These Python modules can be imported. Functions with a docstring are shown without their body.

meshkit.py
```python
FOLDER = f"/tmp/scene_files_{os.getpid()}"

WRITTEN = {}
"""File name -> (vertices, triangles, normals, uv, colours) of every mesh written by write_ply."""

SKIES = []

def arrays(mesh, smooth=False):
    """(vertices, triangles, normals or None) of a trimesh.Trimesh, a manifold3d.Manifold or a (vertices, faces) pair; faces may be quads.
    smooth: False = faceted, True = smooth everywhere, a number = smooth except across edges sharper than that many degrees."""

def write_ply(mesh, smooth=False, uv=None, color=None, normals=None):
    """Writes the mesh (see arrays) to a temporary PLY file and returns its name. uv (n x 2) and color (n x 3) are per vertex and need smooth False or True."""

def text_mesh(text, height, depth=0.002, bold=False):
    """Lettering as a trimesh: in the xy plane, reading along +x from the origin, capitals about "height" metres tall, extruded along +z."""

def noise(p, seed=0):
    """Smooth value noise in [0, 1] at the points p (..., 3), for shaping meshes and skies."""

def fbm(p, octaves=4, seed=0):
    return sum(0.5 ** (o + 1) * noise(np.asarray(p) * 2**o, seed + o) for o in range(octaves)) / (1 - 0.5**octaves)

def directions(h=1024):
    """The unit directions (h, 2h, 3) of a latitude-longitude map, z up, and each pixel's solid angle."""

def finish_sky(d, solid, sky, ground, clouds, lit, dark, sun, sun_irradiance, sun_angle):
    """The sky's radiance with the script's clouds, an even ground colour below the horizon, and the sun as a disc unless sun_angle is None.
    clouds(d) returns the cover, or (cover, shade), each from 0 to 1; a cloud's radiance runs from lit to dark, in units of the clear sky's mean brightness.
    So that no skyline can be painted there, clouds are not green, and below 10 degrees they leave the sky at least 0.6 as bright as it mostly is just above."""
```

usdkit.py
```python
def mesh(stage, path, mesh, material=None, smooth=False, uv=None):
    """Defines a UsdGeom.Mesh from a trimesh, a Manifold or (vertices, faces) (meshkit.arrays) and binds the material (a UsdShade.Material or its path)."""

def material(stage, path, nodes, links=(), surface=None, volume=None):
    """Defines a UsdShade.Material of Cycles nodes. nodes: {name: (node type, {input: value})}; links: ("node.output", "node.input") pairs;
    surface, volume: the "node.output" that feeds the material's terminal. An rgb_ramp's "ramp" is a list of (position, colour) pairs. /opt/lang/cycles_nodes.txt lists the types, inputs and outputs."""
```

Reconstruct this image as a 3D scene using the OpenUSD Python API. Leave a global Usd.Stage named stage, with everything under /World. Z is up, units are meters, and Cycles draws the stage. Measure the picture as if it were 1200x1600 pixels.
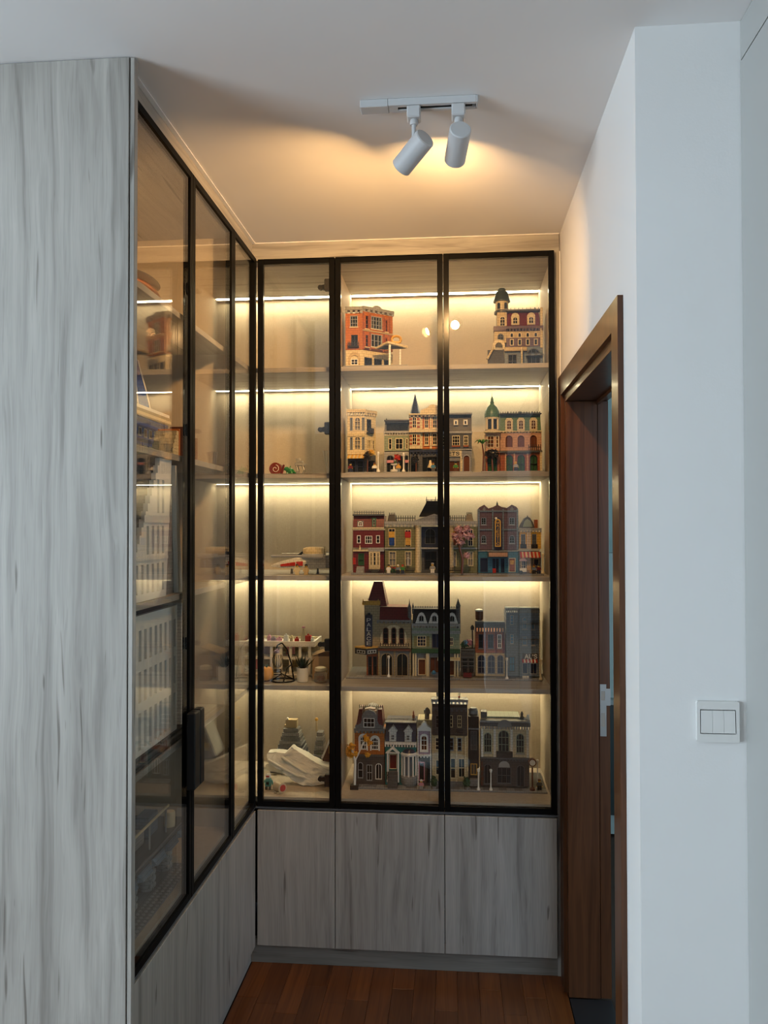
import math, random
import numpy as np
import trimesh
from shapely.geometry import Polygon, box as sbox, Point
from shapely.ops import unary_union
from shapely import affinity
from pxr import Usd, UsdGeom, UsdLux, UsdShade, Gf, Sdf
import usdkit, meshkit

stage = Usd.Stage.CreateInMemory()
UsdGeom.SetStageUpAxis(stage, UsdGeom.Tokens.z)
UsdGeom.SetStageMetersPerUnit(stage, 1.0)
UsdGeom.Xform.Define(stage, '/World')
UsdGeom.Scope.Define(stage, '/World/Looks')
rng = random.Random(7)
PI = math.pi

# ------------------------------------------------------------------ camera
F_PX, YAW, PITCH, ROLL = 1247.95, 0.0872, 0.0170, -0.0016
CAM = np.array([0.7076, 0.0, 1.5683])
cy_, sy_ = math.cos(YAW), math.sin(YAW)
fwd = np.array([-sy_, cy_, 0.0]); right = np.array([cy_, sy_, 0.0]); up = np.array([0, 0, 1.0])
cp_, sp_ = math.cos(PITCH), math.sin(PITCH)
fwd, up = fwd * cp_ + up * sp_, up * cp_ - fwd * sp_
cr_, sr_ = math.cos(ROLL), math.sin(ROLL)
right, up = right * cr_ + up * sr_, up * cr_ - right * sr_
cam = UsdGeom.Camera.Define(stage, '/World/camera')
cam.CreateHorizontalApertureAttr(36.0)
cam.CreateVerticalApertureAttr(48.0)
cam.CreateFocalLengthAttr(F_PX / 1200.0 * 36.0)
cam.CreateClippingRangeAttr((0.02, 100.0))
m = Gf.Matrix4d(*right, 0, *up, 0, *(-fwd), 0, *CAM, 1)
cam.AddTransformOp().Set(m)
cam.CreateExposureAttr(0.0)

# ------------------------------------------------------------------ daylight
dome = UsdLux.DomeLight.Define(stage, '/World/sky')
dome.CreateColorAttr(Gf.Vec3f(0.62, 0.80, 1.0)); dome.CreateIntensityAttr(0.6)
DAY = UsdLux.RectLight.Define(stage, '/World/window_daylight')      # the sky seen through the room's big window, to the left of the camera
DAY.CreateWidthAttr(3.2); DAY.CreateHeightAttr(1.9)
DAY.CreateColorAttr(Gf.Vec3f(0.73, 0.89, 1.0)); DAY.CreateIntensityAttr(17.0)
DAY.AddTranslateOp().Set((-3.02, -1.0, 1.56)); DAY.AddRotateYOp().Set(-90)
DAY2 = UsdLux.RectLight.Define(stage, '/World/added_daylight_beyond')   # area light added as daylight for the room beyond the doorway, no window there
DAY2.CreateWidthAttr(.9); DAY2.CreateHeightAttr(1.2); DAY2.CreateColorAttr(Gf.Vec3f(0.62, 0.88, .95)); DAY2.CreateIntensityAttr(2.5)
DAY2.AddTranslateOp().Set((3.05, 3.3, 1.5)); DAY2.AddRotateYOp().Set(90)
SPOT_E, LED_E = 3700.0, 26.5

# ------------------------------------------------------------------ helpers
taken = {}
def unique(parent, name):
    k = (parent, name)
    n = taken.get(k, 0); taken[k] = n + 1
    return name if n == 0 else f'{name}_{n:03d}'

class MB:
    """Collects shapes; one MB becomes one Mesh."""
    def __init__(self): self.v, self.f, self.n = [], [], 0
    def add(self, v, f):
        self.v.append(np.asarray(v, float)); self.f.append(np.asarray(f, int) + self.n); self.n += len(v); return self
    def tm(self, t, M=None):
        t = t.copy()
        if M is not None: t.apply_transform(M)
        return self.add(t.vertices, t.faces)
    def box(self, x0, x1, y0, y1, z0, z1, b=0.0):
        if x1 < x0: x0, x1 = x1, x0
        if y1 < y0: y0, y1 = y1, y0
        if z1 < z0: z0, z1 = z1, z0
        if b <= 0:
            v = [(x, y, z) for x in (x0, x1) for y in (y0, y1) for z in (z0, z1)]
            f = [(0,1,3),(0,3,2),(4,6,7),(4,7,5),(0,4,5),(0,5,1),(2,3,7),(2,7,6),(0,2,6),(0,6,4),(1,5,7),(1,7,3)]
            return self.add(v, f)
        b = min(b, (x1-x0)/2.01, (y1-y0)/2.01, (z1-z0)/2.01)
        p = []
        for x, sx in ((x0, 1), (x1, -1)):
            for y, sy in ((y0, 1), (y1, -1)):
                for z, sz in ((z0, 1), (z1, -1)):
                    p += [(x, y+sy*b, z+sz*b), (x+sx*b, y, z+sz*b), (x+sx*b, y+sy*b, z)]
        h = trimesh.convex.convex_hull(np.array(p))
        return self.add(h.vertices, h.faces)
    def prism(self, poly, a0, a1, axis='y'):
        """poly in (u,w); extruded along axis: 'y' -> (x,z), 'x' -> (y,z), 'z' -> (x,y)."""
        for g in getattr(poly, 'geoms', [poly]):
            if g.is_empty or g.area < 1e-12: continue
            t = trimesh.creation.extrude_polygon(g, abs(a1-a0), engine='earcut')
            v = np.array(t.vertices); lo = min(a0, a1); f = np.array(t.faces)
            if axis == 'y': v = np.stack([v[:,0], v[:,2]+lo, v[:,1]], 1); f = f[:, ::-1]
            elif axis == 'x': v = np.stack([v[:,2]+lo, v[:,0], v[:,1]], 1)
            else: v = v + [0, 0, lo]
            self.add(v, f)
        return self
    def tube(self, p0, p1, r0, r1=None, n=10, cap=True):
        p0, p1 = np.asarray(p0, float), np.asarray(p1, float); r1 = r0 if r1 is None else r1
        d = p1 - p0; L = np.linalg.norm(d); d = d / L
        a = np.cross(d, [0, 0, 1.0] if abs(d[2]) < .9 else [1.0, 0, 0]); a /= np.linalg.norm(a); b = np.cross(d, a)
        t = np.arange(n) * 2*PI/n
        c = np.cos(t)[:, None]*a + np.sin(t)[:, None]*b
        v = np.vstack([p0 + c*r0, p1 + c*r1, p0, p1]); f = []
        for i in range(n):
            j = (i+1) % n
            f += [(i, j, n+j), (i, n+j, n+i)]
            if cap: f += [(2*n, j, i), (2*n+1, n+i, n+j)]
        return self.add(v, f)
    def path(self, pts, r, n=8):
        for a, b in zip(pts[:-1], pts[1:]): self.tube(a, b, r, n=n)
        return self
    def lathe(self, prof, c=(0, 0, 0), n=20, M=None):
        """prof: (r, z) pairs from bottom to top."""
        t = np.arange(n)*2*PI/n; v = []; f = []
        for r, z in prof: v += [(r*math.cos(a), r*math.sin(a), z) for a in t]
        for k in range(len(prof)-1):
            for i in range(n):
                j = (i+1) % n; a = k*n
                f += [(a+i, a+j, a+n+j), (a+i, a+n+j, a+n+i)]
        v = np.array(v)
        if M is not None: v = v @ np.asarray(M)[:3,:3].T + np.asarray(M)[:3,3]
        return self.add(v + np.asarray(c, float), f)
    def ball(self, c, r, sub=2, s=(1,1,1)):
        t = trimesh.creation.icosphere(sub, r); return self.add(t.vertices*np.array(s) + np.asarray(c, float), t.faces)
    def hull(self, pts):
        h = trimesh.convex.convex_hull(np.array(pts, float)); return self.add(h.vertices, h.faces)
    def get(self): return np.vstack(self.v), np.vstack(self.f)

def keys(prim, label=None, cat=None, group=None, kind=None):
    for k, v in (('label', label), ('category', cat), ('group', group), ('kind', kind)):
        if v: prim.SetCustomDataByKey(k, v)
    return prim
def thing(name, label, cat, loc=(0, 0, 0), rotz=0, group=None, kind=None):
    path = '/World/' + unique('/World', name)
    x = UsdGeom.Xform.Define(stage, path)
    if any(loc) or rotz: x.AddTranslateOp().Set(Gf.Vec3d(*map(float, loc)))
    if rotz: x.AddRotateZOp().Set(float(rotz))
    return keys(x.GetPrim(), label, cat, group, kind)
def part(parent, name, mb, mat, label=None, smooth=30, kind=None):
    pp = '/World' if parent is None else str(parent.GetPath())
    path = pp + '/' + unique(pp, name)
    mesh = usdkit.mesh(stage, path, mb.get() if isinstance(mb, MB) else mb, mat, smooth=smooth)
    return keys(mesh.GetPrim(), label=label, kind=kind)
def solo(name, label, cat, mb, mat, group=None, kind=None, smooth=30):
    p = part(None, name, mb, mat, smooth=smooth)
    return keys(p, label, cat, group, kind)
def struct(name, mb, mat, smooth=30):
    return keys(part(None, name, mb, mat, smooth=smooth), kind='structure')
def copy_of(src, loc, rotz=0, label=None, group=None):
    name = src.GetName().rstrip('0123456789').rstrip('_')
    was = src.GetCustomData()
    r = thing(name, label or was['label'], was['category'], loc, rotz, group or was.get('group'))
    r.GetReferences().AddInternalReference(src.GetPath()); r.SetInstanceable(True)
    return r

# ------------------------------------------------------------------ materials
def M(name, nodes, links, surface): return usdkit.material(stage, '/World/Looks/' + name, nodes, links, surface=surface)
def plain(name, col, rough=.5, metallic=0, spec=.5, **kw):
    return M(name, {'p': ('principled_bsdf', dict(base_color=col, roughness=rough, metallic=metallic, specular_ior_level=spec, **kw))}, [], 'p.BSDF')
def paint(name, col, rough=.75, amp=.03, bump=.08, scale=220):
    c2 = tuple(c*(1-amp) for c in col)
    return M(name, {'g': ('geometry', {}), 'n': ('noise_texture', {'scale': 2.5, 'detail': 3}), 'r': ('rgb_ramp', {'ramp': [(.3, c2), (.7, col)]}),
        'n2': ('noise_texture', {'scale': scale, 'detail': 2}), 'b': ('bump', {'strength': bump, 'distance': .002}),
        'p': ('principled_bsdf', {'roughness': rough, 'specular_ior_level': .3})},
        [('g.position', 'n.vector'), ('n.fac', 'r.fac'), ('r.color', 'p.base_color'), ('g.position', 'n2.vector'), ('n2.fac', 'b.height'), ('b.normal', 'p.normal')], 'p.BSDF')
def wood(name, light, mid, dark, grain=(46, 46, 1.7), rough=.5, crack=True, spec=.4, fc=.88, pore=.90, coat=0.0):
    """Wood-print grain, stretched along the axis with the small scale."""
    fine = tuple(g*4.2 if g > 10 else g*2.0 for g in grain)
    warp = tuple(1.9 if g > 10 else .05 for g in grain)
    nodes = {'g': ('geometry', {}), 'm0': ('mapping', {'scale': grain}), 'mw': ('mapping', {'scale': tuple(4.0 if g > 10 else 1.5 for g in grain)}),
        'w': ('noise_texture', {'scale': 1.0, 'detail': 2, 'roughness': .5}), 'm': ('vector_math', {'math_type': 'multiply_add', 'vector2': warp}), 'm2': ('vector_math', {'math_type': 'multiply', 'vector2': tuple(f/g for f, g in zip(fine, grain))}),
        'mp': ('mapping', {'scale': tuple(g*6.5 if g > 10 else g*7.0 for g in grain)}), 'np': ('noise_texture', {'scale': 1.0, 'detail': 1}), 'rp': ('rgb_ramp', {'ramp': [(.30, (pore,)*3), (.40, (1, 1, 1))]}), 'z': ('mix_color', {'blend_type': 'multiply', 'fac': 1.0}),
        'm3': ('mapping', {'scale': tuple(g*1.1 if g > 10 else g*2.2 for g in grain), 'location': (3.1, 7.7, 1.3)}),
        'n': ('noise_texture', {'scale': .55, 'detail': 4, 'roughness': .55, 'distortion': 1.6}),
        'n2': ('noise_texture', {'scale': .9, 'detail': 3, 'roughness': .6, 'distortion': .8}),
        'n3': ('noise_texture', {'scale': 1.3, 'detail': 2, 'roughness': .5, 'distortion': .5}),
        'r': ('rgb_ramp', {'ramp': [(.25, dark), (.46, mid), (.74, light)]}),
        'r2': ('rgb_ramp', {'ramp': [(.3, (fc,)*3), (.7, (1.05,)*3)]}),
        'r3': ('rgb_ramp', {'ramp': [(.27, (.48, .46, .44)), (.33, (1, 1, 1))]}),
        'x': ('mix_color', {'blend_type': 'multiply', 'fac': 1.0}), 'y': ('mix_color', {'blend_type': 'multiply', 'fac': 1.0 if crack else 0.0}),
        'b': ('bump', {'strength': .06, 'distance': .001}),
        'p': ('principled_bsdf', {'roughness': rough, 'specular_ior_level': spec, 'coat_weight': coat, 'coat_roughness': .12})}
    links = [('g.position', 'm0.vector'), ('g.position', 'mw.vector'), ('mw.vector', 'w.vector'), ('w.color', 'm.vector1'), ('m0.vector', 'm.vector3'), ('m.vector', 'm2.vector1'), ('g.position', 'mp.vector'), ('mp.vector', 'np.vector'), ('np.fac', 'rp.fac'), ('y.result', 'z.a'), ('rp.color', 'z.b'), ('g.position', 'm3.vector'), ('m.vector', 'n.vector'), ('m2.vector', 'n2.vector'), ('m3.vector', 'n3.vector'),
        ('n.fac', 'r.fac'), ('n2.fac', 'r2.fac'), ('n3.fac', 'r3.fac'), ('r.color', 'x.a'), ('r2.color', 'x.b'), ('x.result', 'y.a'), ('r3.color', 'y.b'),
        ('z.result', 'p.base_color'), ('n2.fac', 'b.height'), ('b.normal', 'p.normal')]
    return M(name, nodes, links, 'p.BSDF')

W_WALL = paint('wall_paint', (.79, .79, .78))
W_CEIL = paint('ceiling_paint', (.87, .86, .85), bump=.03)
OAK_V = wood('grey_oak_vertical', (.465, .440, .402), (.375, .354, .322), (.225, .208, .186), grain=(30, 30, 1.3))
OAK_H = wood('grey_oak_horizontal', (.465, .440, .402), (.375, .354, .322), (.225, .208, .186), grain=(1.3, 30, 30))
KICK_SHADE = wood('shaded_oak_kickboard', (.32, .29, .25), (.265, .238, .205), (.17, .152, .13), grain=(1.3, 30, 30))  # darker copy of the oak, recess shade put into the plinth colour
OAK_HY = wood('grey_oak_lengthwise', (.465, .440, .402), (.375, .354, .322), (.225, .208, .186), grain=(30, 1.3, 30))
LINEN = M('linen_lining', {'g': ('geometry', {}), 'm': ('mapping', {'scale': (900, 900, 60)}), 'm2': ('mapping', {'scale': (60, 60, 900)}),
    'n': ('noise_texture', {'scale': 1, 'detail': 2}), 'n2': ('noise_texture', {'scale': 1, 'detail': 2}), 'x': ('mix_float', {'fac': .5}),
    'r': ('rgb_ramp', {'ramp': [(.3, (.47, .40, .31)), (.7, (.58, .505, .41))]}), 'p': ('principled_bsdf', {'roughness': .6, 'specular_ior_level': .3})},
    [('g.position', 'm.vector'), ('g.position', 'm2.vector'), ('m.vector', 'n.vector'), ('m2.vector', 'n2.vector'), ('n.fac', 'x.a'), ('n2.fac', 'x.b'), ('x.result', 'r.fac'), ('r.color', 'p.base_color')], 'p.BSDF')
BLACK = plain('black_anodised', (.006, .0058, .0056), .17, spec=.09)
BLACK_M = plain('black_anodised_side', (.006, .0058, .0056), .38, spec=.03)
BLACK_P = plain('black_plastic', (.010, .010, .011), .4, spec=.2)
def pane_mat(name, tint):
    return M(name, {'lw': ('layer_weight', {'blend': .5}), 'pw': ('math', {'math_type': 'power', 'value2': 5.0}),
        'ma': ('math', {'math_type': 'multiply_add', 'value2': .955, 'value3': .045}),
        't': ('transparent_bsdf', {'color': tint}), 'g': ('glossy_bsdf', {'color': (1, 1, 1), 'roughness': 0.0}), 'x': ('mix_closure', {})},
        [('lw.facing', 'pw.value1'), ('pw.value', 'ma.value1'), ('ma.value', 'x.fac'), ('t.BSDF', 'x.closure1'), ('g.BSDF', 'x.closure2')], 'x.closure')
SMOKED = pane_mat('smoked_glass', (.955, .945, .92))
WHITE_L = plain('white_lamp_enamel', (.56, .565, .57), .5)
MAHOG = wood('mahogany', (.115, .044, .017), (.078, .029, .011), (.045, .016, .006), rough=.34, crack=False, spec=.35, coat=.22)
def emit(name, col, e):
    return M(name, {'e': ('emission', {'color': col, 'strength': e})}, [], 'e.emission')
LED_M = emit('led_diffuser', (1.0, .875, .56), LED_E)
LENS_M = emit('spot_lens', (1.0, .57, .22), SPOT_E)
STEEL = plain('brushed_steel', (.50, .48, .45), .35, metallic=1)
SILVER_G = plain('grey_aluminium', (.20, .205, .21), .4, metallic=.6)

# ------------------------------------------------------------------ room shell
D, H, WX = 2.822, 2.60, 1.084            # cabinet door plane, ceiling height, right wall
FR = 2.848                               # fascia / plinth plane behind the doors
BK = 3.27                                # inside of the cabinet back
YR, WX2 = 1.676, 1.294                   # right wall corner, wall behind the switch recess
W_OPEN = (1.88, 2.752, 2.018)            # door opening y0 y1 top
mb = MB().box(-4.2, 3.2, -3.4, 4.7, -.12, -.021)
struct('floor_base', mb, plain('screed', (.05, .03, .02), .8))
struct('ceiling', MB().box(-4.2, 3.2, -3.4, 4.7, H, H+.12), W_CEIL)
struct('wall_rear', MB().box(-.6, 1.2, BK+.022, BK+.15, 0, H), W_WALL)
struct('wall_left', MB().box(-.56, -.42, 1.75, BK+.15, 0, H), W_WALL)
struct('wall_left_front', MB().box(-3.02, -.42, 1.72, 1.75, 0, H), W_WALL)
hole = sbox(-3.4, 0, 1.75, H).difference(sbox(-2.65, .6, .65, 2.52))
struct('wall_far_left', MB().prism(hole, -3.02, -2.9, 'x'), W_WALL)
mb = MB()
wall = Polygon([(YR, 0), (BK+.15, 0), (BK+.15, H), (YR, H)]).difference(sbox(W_OPEN[0], -.1, W_OPEN[1], W_OPEN[2]))
mb.prism(wall, WX, WX+.128, 'x').box(WX+.128, WX2+.1, YR, YR+.10, 0, H)
struct('wall_right', mb, W_WALL)
t = thing('wardrobe', 'flat grey wardrobe front at the right edge of the room', 'wardrobe')
WARD = paint('wardrobe_grey', (.42, .42, .405), rough=.5)
part(t, 'side_panel', MB().box(WX2, WX2+.02, -3.2, YR-.001, 0, 2.515, .001), WARD)
part(t, 'top_filler', MB().box(WX2+.001, WX2+.02, -3.2, YR-.001, 2.519, H-.001), WARD)
struct('wall_right_near', MB().box(WX2+.02, WX2+.12, -3.4, YR-.001, 0, H), W_WALL)
struct('wall_front', MB().box(-4.2, WX2+.12, -3.36, -3.2, 0, H), wood('dark_unseen_wall', (.085, .055, .036), (.06, .038, .025), (.04, .025, .016), crack=False))  # unseen wall made dark to cut the haze mirrored in the glass doors
t = thing('window', None, None, kind='structure')
fr = MB().prism(sbox(-2.65, .6, .65, 2.52).difference(sbox(-2.59, .66, -1.03, 2.46)).difference(sbox(-.97, .66, .59, 2.46)), -2.98, -2.93, 'x')
part(t, 'window_frame', fr, SILVER_G)

# floor planks
FLOORS = [wood(f'floor_wood_{k}', tuple(c*s for c in (.190, .066, .018)), tuple(c*s for c in (.138, .045, .012)), tuple(c*s for c in (.092, .028, .007)), grain=(60, 2.2, 60), rough=.3, crack=False, spec=.45) for k, s in zip('abcd', (1.0, .86, 1.14, .74))]
flo = thing('floor', None, None, kind='structure')
x = -.02; PW = .0735
while x < WX - .005:
    x1 = min(x + PW, WX)
    edges = [FR + .002, FR - rng.uniform(.1, .44)]
    while edges[-1] > 1.4: edges.append(edges[-1] - rng.uniform(.36, .5))
    edges.append(.9)
    for a, b in zip(edges[1:], edges[:-1]):
        part(flo, 'plank', MB().box(x+.0003, x1-.0003, a+.0003, b-.0003, -.02, 0, .0006), FLOORS[rng.randrange(4)], smooth=False)
    x = x1
rest = MB().box(-.02, WX, -3.2, .9, -.02, -.0004).box(-4.08, -.0205, -3.2, 1.72, -.02, -.0004).box(WX, WX2, -3.2, YR, -.02, -.0004)
part(flo, 'parquet_field', rest, FLOORS[0])

# ------------------------------------------------------------------ cabinets
ZT, ZB, ZLT, ZLB = 2.5318, .5661, .5524, .0733
SH = [2.146, 1.759, 1.386, .988]         # shelf tops; the bottom board is at .592
SB, TOPU = .592, 2.512
XL = -.36                                # inside of the left unit's back
YP = 2.55                                # partition between left unit and corner
GREY_RAIL = SILVER_G

# tall end panel of the left cabinet
t = thing('end_panel', 'tall pale grey oak end panel at the left edge, floor to ceiling', 'cabinet panel')
part(t, 'panel', MB().box(-.42, .0005, 1.681, 1.700, 0, 2.598, .0008), OAK_V)
part(t, 'edge_strip', MB().box(.0025, .0125, 1.683, 1.702, 0, 2.598, .001), OAK_V)

# left glass cabinet carcass
t = thing('left_display_cabinet', 'grey oak cabinet carcass along the left side, behind the row of slanting-away smoked doors', 'cabinet')
part(t, 'fascia', MB().box(-.040, -.0235, 1.702, FR, ZT+.004, 2.597), OAK_HY)
part(t, 'caulk_bead', MB().box(-.0232, -.011, 1.704, FR-.004, 2.5965, 2.5998), W_CEIL)
part(t, 'top_board', MB().box(XL-.018, -.024, 1.702, YP, TOPU, TOPU+.018), OAK_HY)
part(t, 'back_board', MB().box(XL-.018, XL, 1.702, BK+.018, .07, TOPU), LINEN)
part(t, 'side_board', MB().box(XL, -.024, 1.702, 1.72, .07, TOPU), LINEN)
part(t, 'partition', MB().box(XL, -.026, YP, YP+.018, SB, TOPU), LINEN)
part(t, 'bottom_board', MB().box(XL, -.024, 1.72, YP, SB-.018, SB), LINEN)
part(t, 'bottom_rail', MB().box(-.040, -.004, 1.702, D+.02, ZLT+.004, ZB-.003), GREY_RAIL)
part(t, 'lower_panel', MB().box(-.02, 0, 1.702, D-.008, ZLB, ZLT, .001), OAK_V)
part(t, 'plinth', MB().box(-.040, -.0235, 1.702, FR-.0005, 0, ZLB+.01), OAK_HY)

# rear glass cabinet carcass
t = thing('rear_display_cabinet', 'grey oak cabinet carcass across the far wall, behind the three front-facing smoked doors', 'cabinet')
part(t, 'fascia', MB().box(-.023, WX-.003, FR, FR+.018, ZT+.004, 2.597), OAK_H)
part(t, 'filler_strip', MB().box(1.064, WX-.003, FR-.0005, FR+.017, 0, ZT+.004), OAK_V)
part(t, 'top_board', MB().box(XL, 1.07, FR+.001, BK, TOPU, TOPU+.018).box(XL, -.024, YP+.018, FR+.001, TOPU, TOPU+.018), OAK_H)
part(t, 'back_board', MB().box(XL, 1.07, BK, BK+.018, .07, TOPU), LINEN)
part(t, 'side_board', MB().box(1.052, 1.0635, FR+.002, BK, .07, TOPU), LINEN)
part(t, 'partition', MB().box(.272, .29, FR+.002, BK, SB, TOPU), LINEN)
part(t, 'bottom_board', MB().box(XL, 1.052, FR+.002, BK, SB-.018, SB).box(XL, -.024, YP+.018, FR+.002, SB-.018, SB), LINEN)
part(t, 'bottom_rail', MB().box(-.003, 1.0625, D+.006, FR+.02, ZLT+.004, ZB-.003), GREY_RAIL)
part(t, 'plinth', MB().box(-.023, WX-.003, FR+.0015, FR+.018, 0, ZLB+.012), KICK_SHADE)
for a, b in ((.0045, .2838), (.2862, .6708), (.6732, 1.0600)):
    part(t, 'cupboard_door', MB().box(a, b, D, D+.02, ZLB, ZLT, .0012), OAK_V)
part(t, 'caulk_bead', MB().box(WX-.003, WX-.0002, FR-.003, FR+.012, 0, ZT+.004), W_CEIL)
part(t, 'caulk_bead', MB().box(-.02, WX-.003, FR-.003, FR+.012, 2.597, 2.5998), W_CEIL)

# shelves
rows = ['top shelf', 'second shelf', 'third shelf', 'fourth shelf']
def shelf(label, mb, mat, group=None): return solo('shelf', label, 'shelf', mb, mat, smooth=False)
for z, r in zip(SH, rows):
    shelf(f'grey oak {r} of the two-door part of the rear cabinet, counted from the top', MB().box(.2905, 1.0515, 2.87, BK-.0005, z-.0165, z, .0008), OAK_H)
for z, r in zip(SH, rows):
    shelf(f'grey oak {r} of the corner compartment, counted from the top', MB().prism(Polygon([(XL+.0005, YP+.0185), (-.03, YP+.0185), (-.03, 2.86), (-.02, 2.87), (.262, 2.87), (.262, BK-.0005), (XL+.0005, BK-.0005)]), z-.0165, z, 'z'), OAK_H)
for z, r in zip(SH, rows):
    shelf(f'grey oak {r} of the left cabinet near the end panel, counted from the top', MB().box(XL+.0005, -.03, 1.7205, YP-.0005, z-.0165, z, .0008), OAK_HY)

# led strips under the shelves, against the back
ALU = plain('led_channel', (.6, .6, .58), .35, metallic=.8)
def led(x0, x1, zt, label):
    t = thing('led_strip', label, 'light strip')
    part(t, 'channel', MB().box(x0, x1, BK-.051, BK-.0485, zt-.0030, zt-.0004), ALU)
    part(t, 'channel', MB().box(x0, x1, BK-.0215, BK-.019, zt-.0045, zt-.0004), ALU)
    part(t, 'diffuser', MB().box(x0+.001, x1-.001, BK-.0483, BK-.0217, zt-.0038, zt-.0006), LED_M)
where = ['under the cabinet top', 'under the top shelf', 'under the second shelf', 'under the third shelf', 'under the fourth shelf']
for z, w in zip([TOPU] + [s-.0165 for s in SH], where):
    led(.2915, 1.0505, z, f'glowing warm white light strip {w} of the two-door rear cabinet')
for z, w in zip([TOPU] + [s-.0165 for s in SH], where):
    led(XL+.002, .261, z, f'glowing warm white light strip {w} of the corner compartment')

# smoked glass doors
def glass_door(label, a, b, side):
    t = thing('glass_door', label, 'glass door')
    w, d = .0195, .021
    def P(mb, u0, u1, z0, z1, d0, d1, bev=.0008):
        if side == 'rear': mb.box(u0, u1, D+d0, D+d1, z0, z1, bev)
        else: mb.box(-d1, -d0, u0, u1, z0, z1, bev)
        return mb
    for nm, u0, u1, z0, z1 in (('stile', a, a+w, ZB, ZT), ('stile', b-w, b, ZB, ZT), ('rail', a+w, b-w, ZT-w, ZT), ('rail', a+w, b-w, ZB, ZB+w)):
        part(t, nm, P(MB(), u0, u1, z0, z1, 0, d), BLACK if side == 'rear' else BLACK_M)
    part(t, 'glass_pane', P(MB(), a+w-.001, b-w+.001, ZB+w-.001, ZT-w+.001, .004, .008, 0), SMOKED, smooth=False)
    return t
glass_door('narrow smoked glass door of the corner compartment, facing the camera', .0045, .2838, 'rear')
glass_door('smoked glass door over the middle of the far wall, left of the closing gap', .2862, .6708, 'rear')
glass_door('smoked glass door at the right end of the far wall, beside the doorway', .6732, 1.0600, 'rear')
ld = glass_door('smoked glass door of the left cabinet nearest the tall end panel', 1.7045, 2.1160, 'left')
ld2 = glass_door('middle smoked glass door of the left cabinet, with black grip', 2.1184, 2.5190, 'left')
glass_door('narrow smoked glass door of the left cabinet beside the corner', 2.5214, 2.8165, 'left')
part(ld, 'pull_handle', MB().box(.0003, .024, 2.070, 2.1155, .868, 1.072, .003), BLACK_P)
part(ld2, 'pull_handle', MB().box(.0003, .024, 2.1190, 2.152, .868, 1.072, .003), BLACK_P)
for z, w in ((2.44, 'top'), (1.92, 'second'), (1.14, 'third'), (.655, 'lowest')):
    t = thing('door_hinge', f'black concealed door hinge in the corner compartment, {w} of the four', 'hinge')
    part(t, 'cup', MB().box(.243, .2642, 2.8435, 2.862, z-.022, z+.022, .003), BLACK_P)
    part(t, 'arm', MB().hull([(.262, 2.862, z-.012), (.262, 2.862, z+.012), (.262, 2.885, z-.012), (.262, 2.885, z+.012), (.222, 2.868, z-.008), (.222, 2.868, z+.004), (.222, 2.884, z-.008), (.222, 2.884, z+.004)]).tube((.224, 2.868, z-.002), (.224, 2.884, z-.002), .009), BLACK_P)

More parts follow.
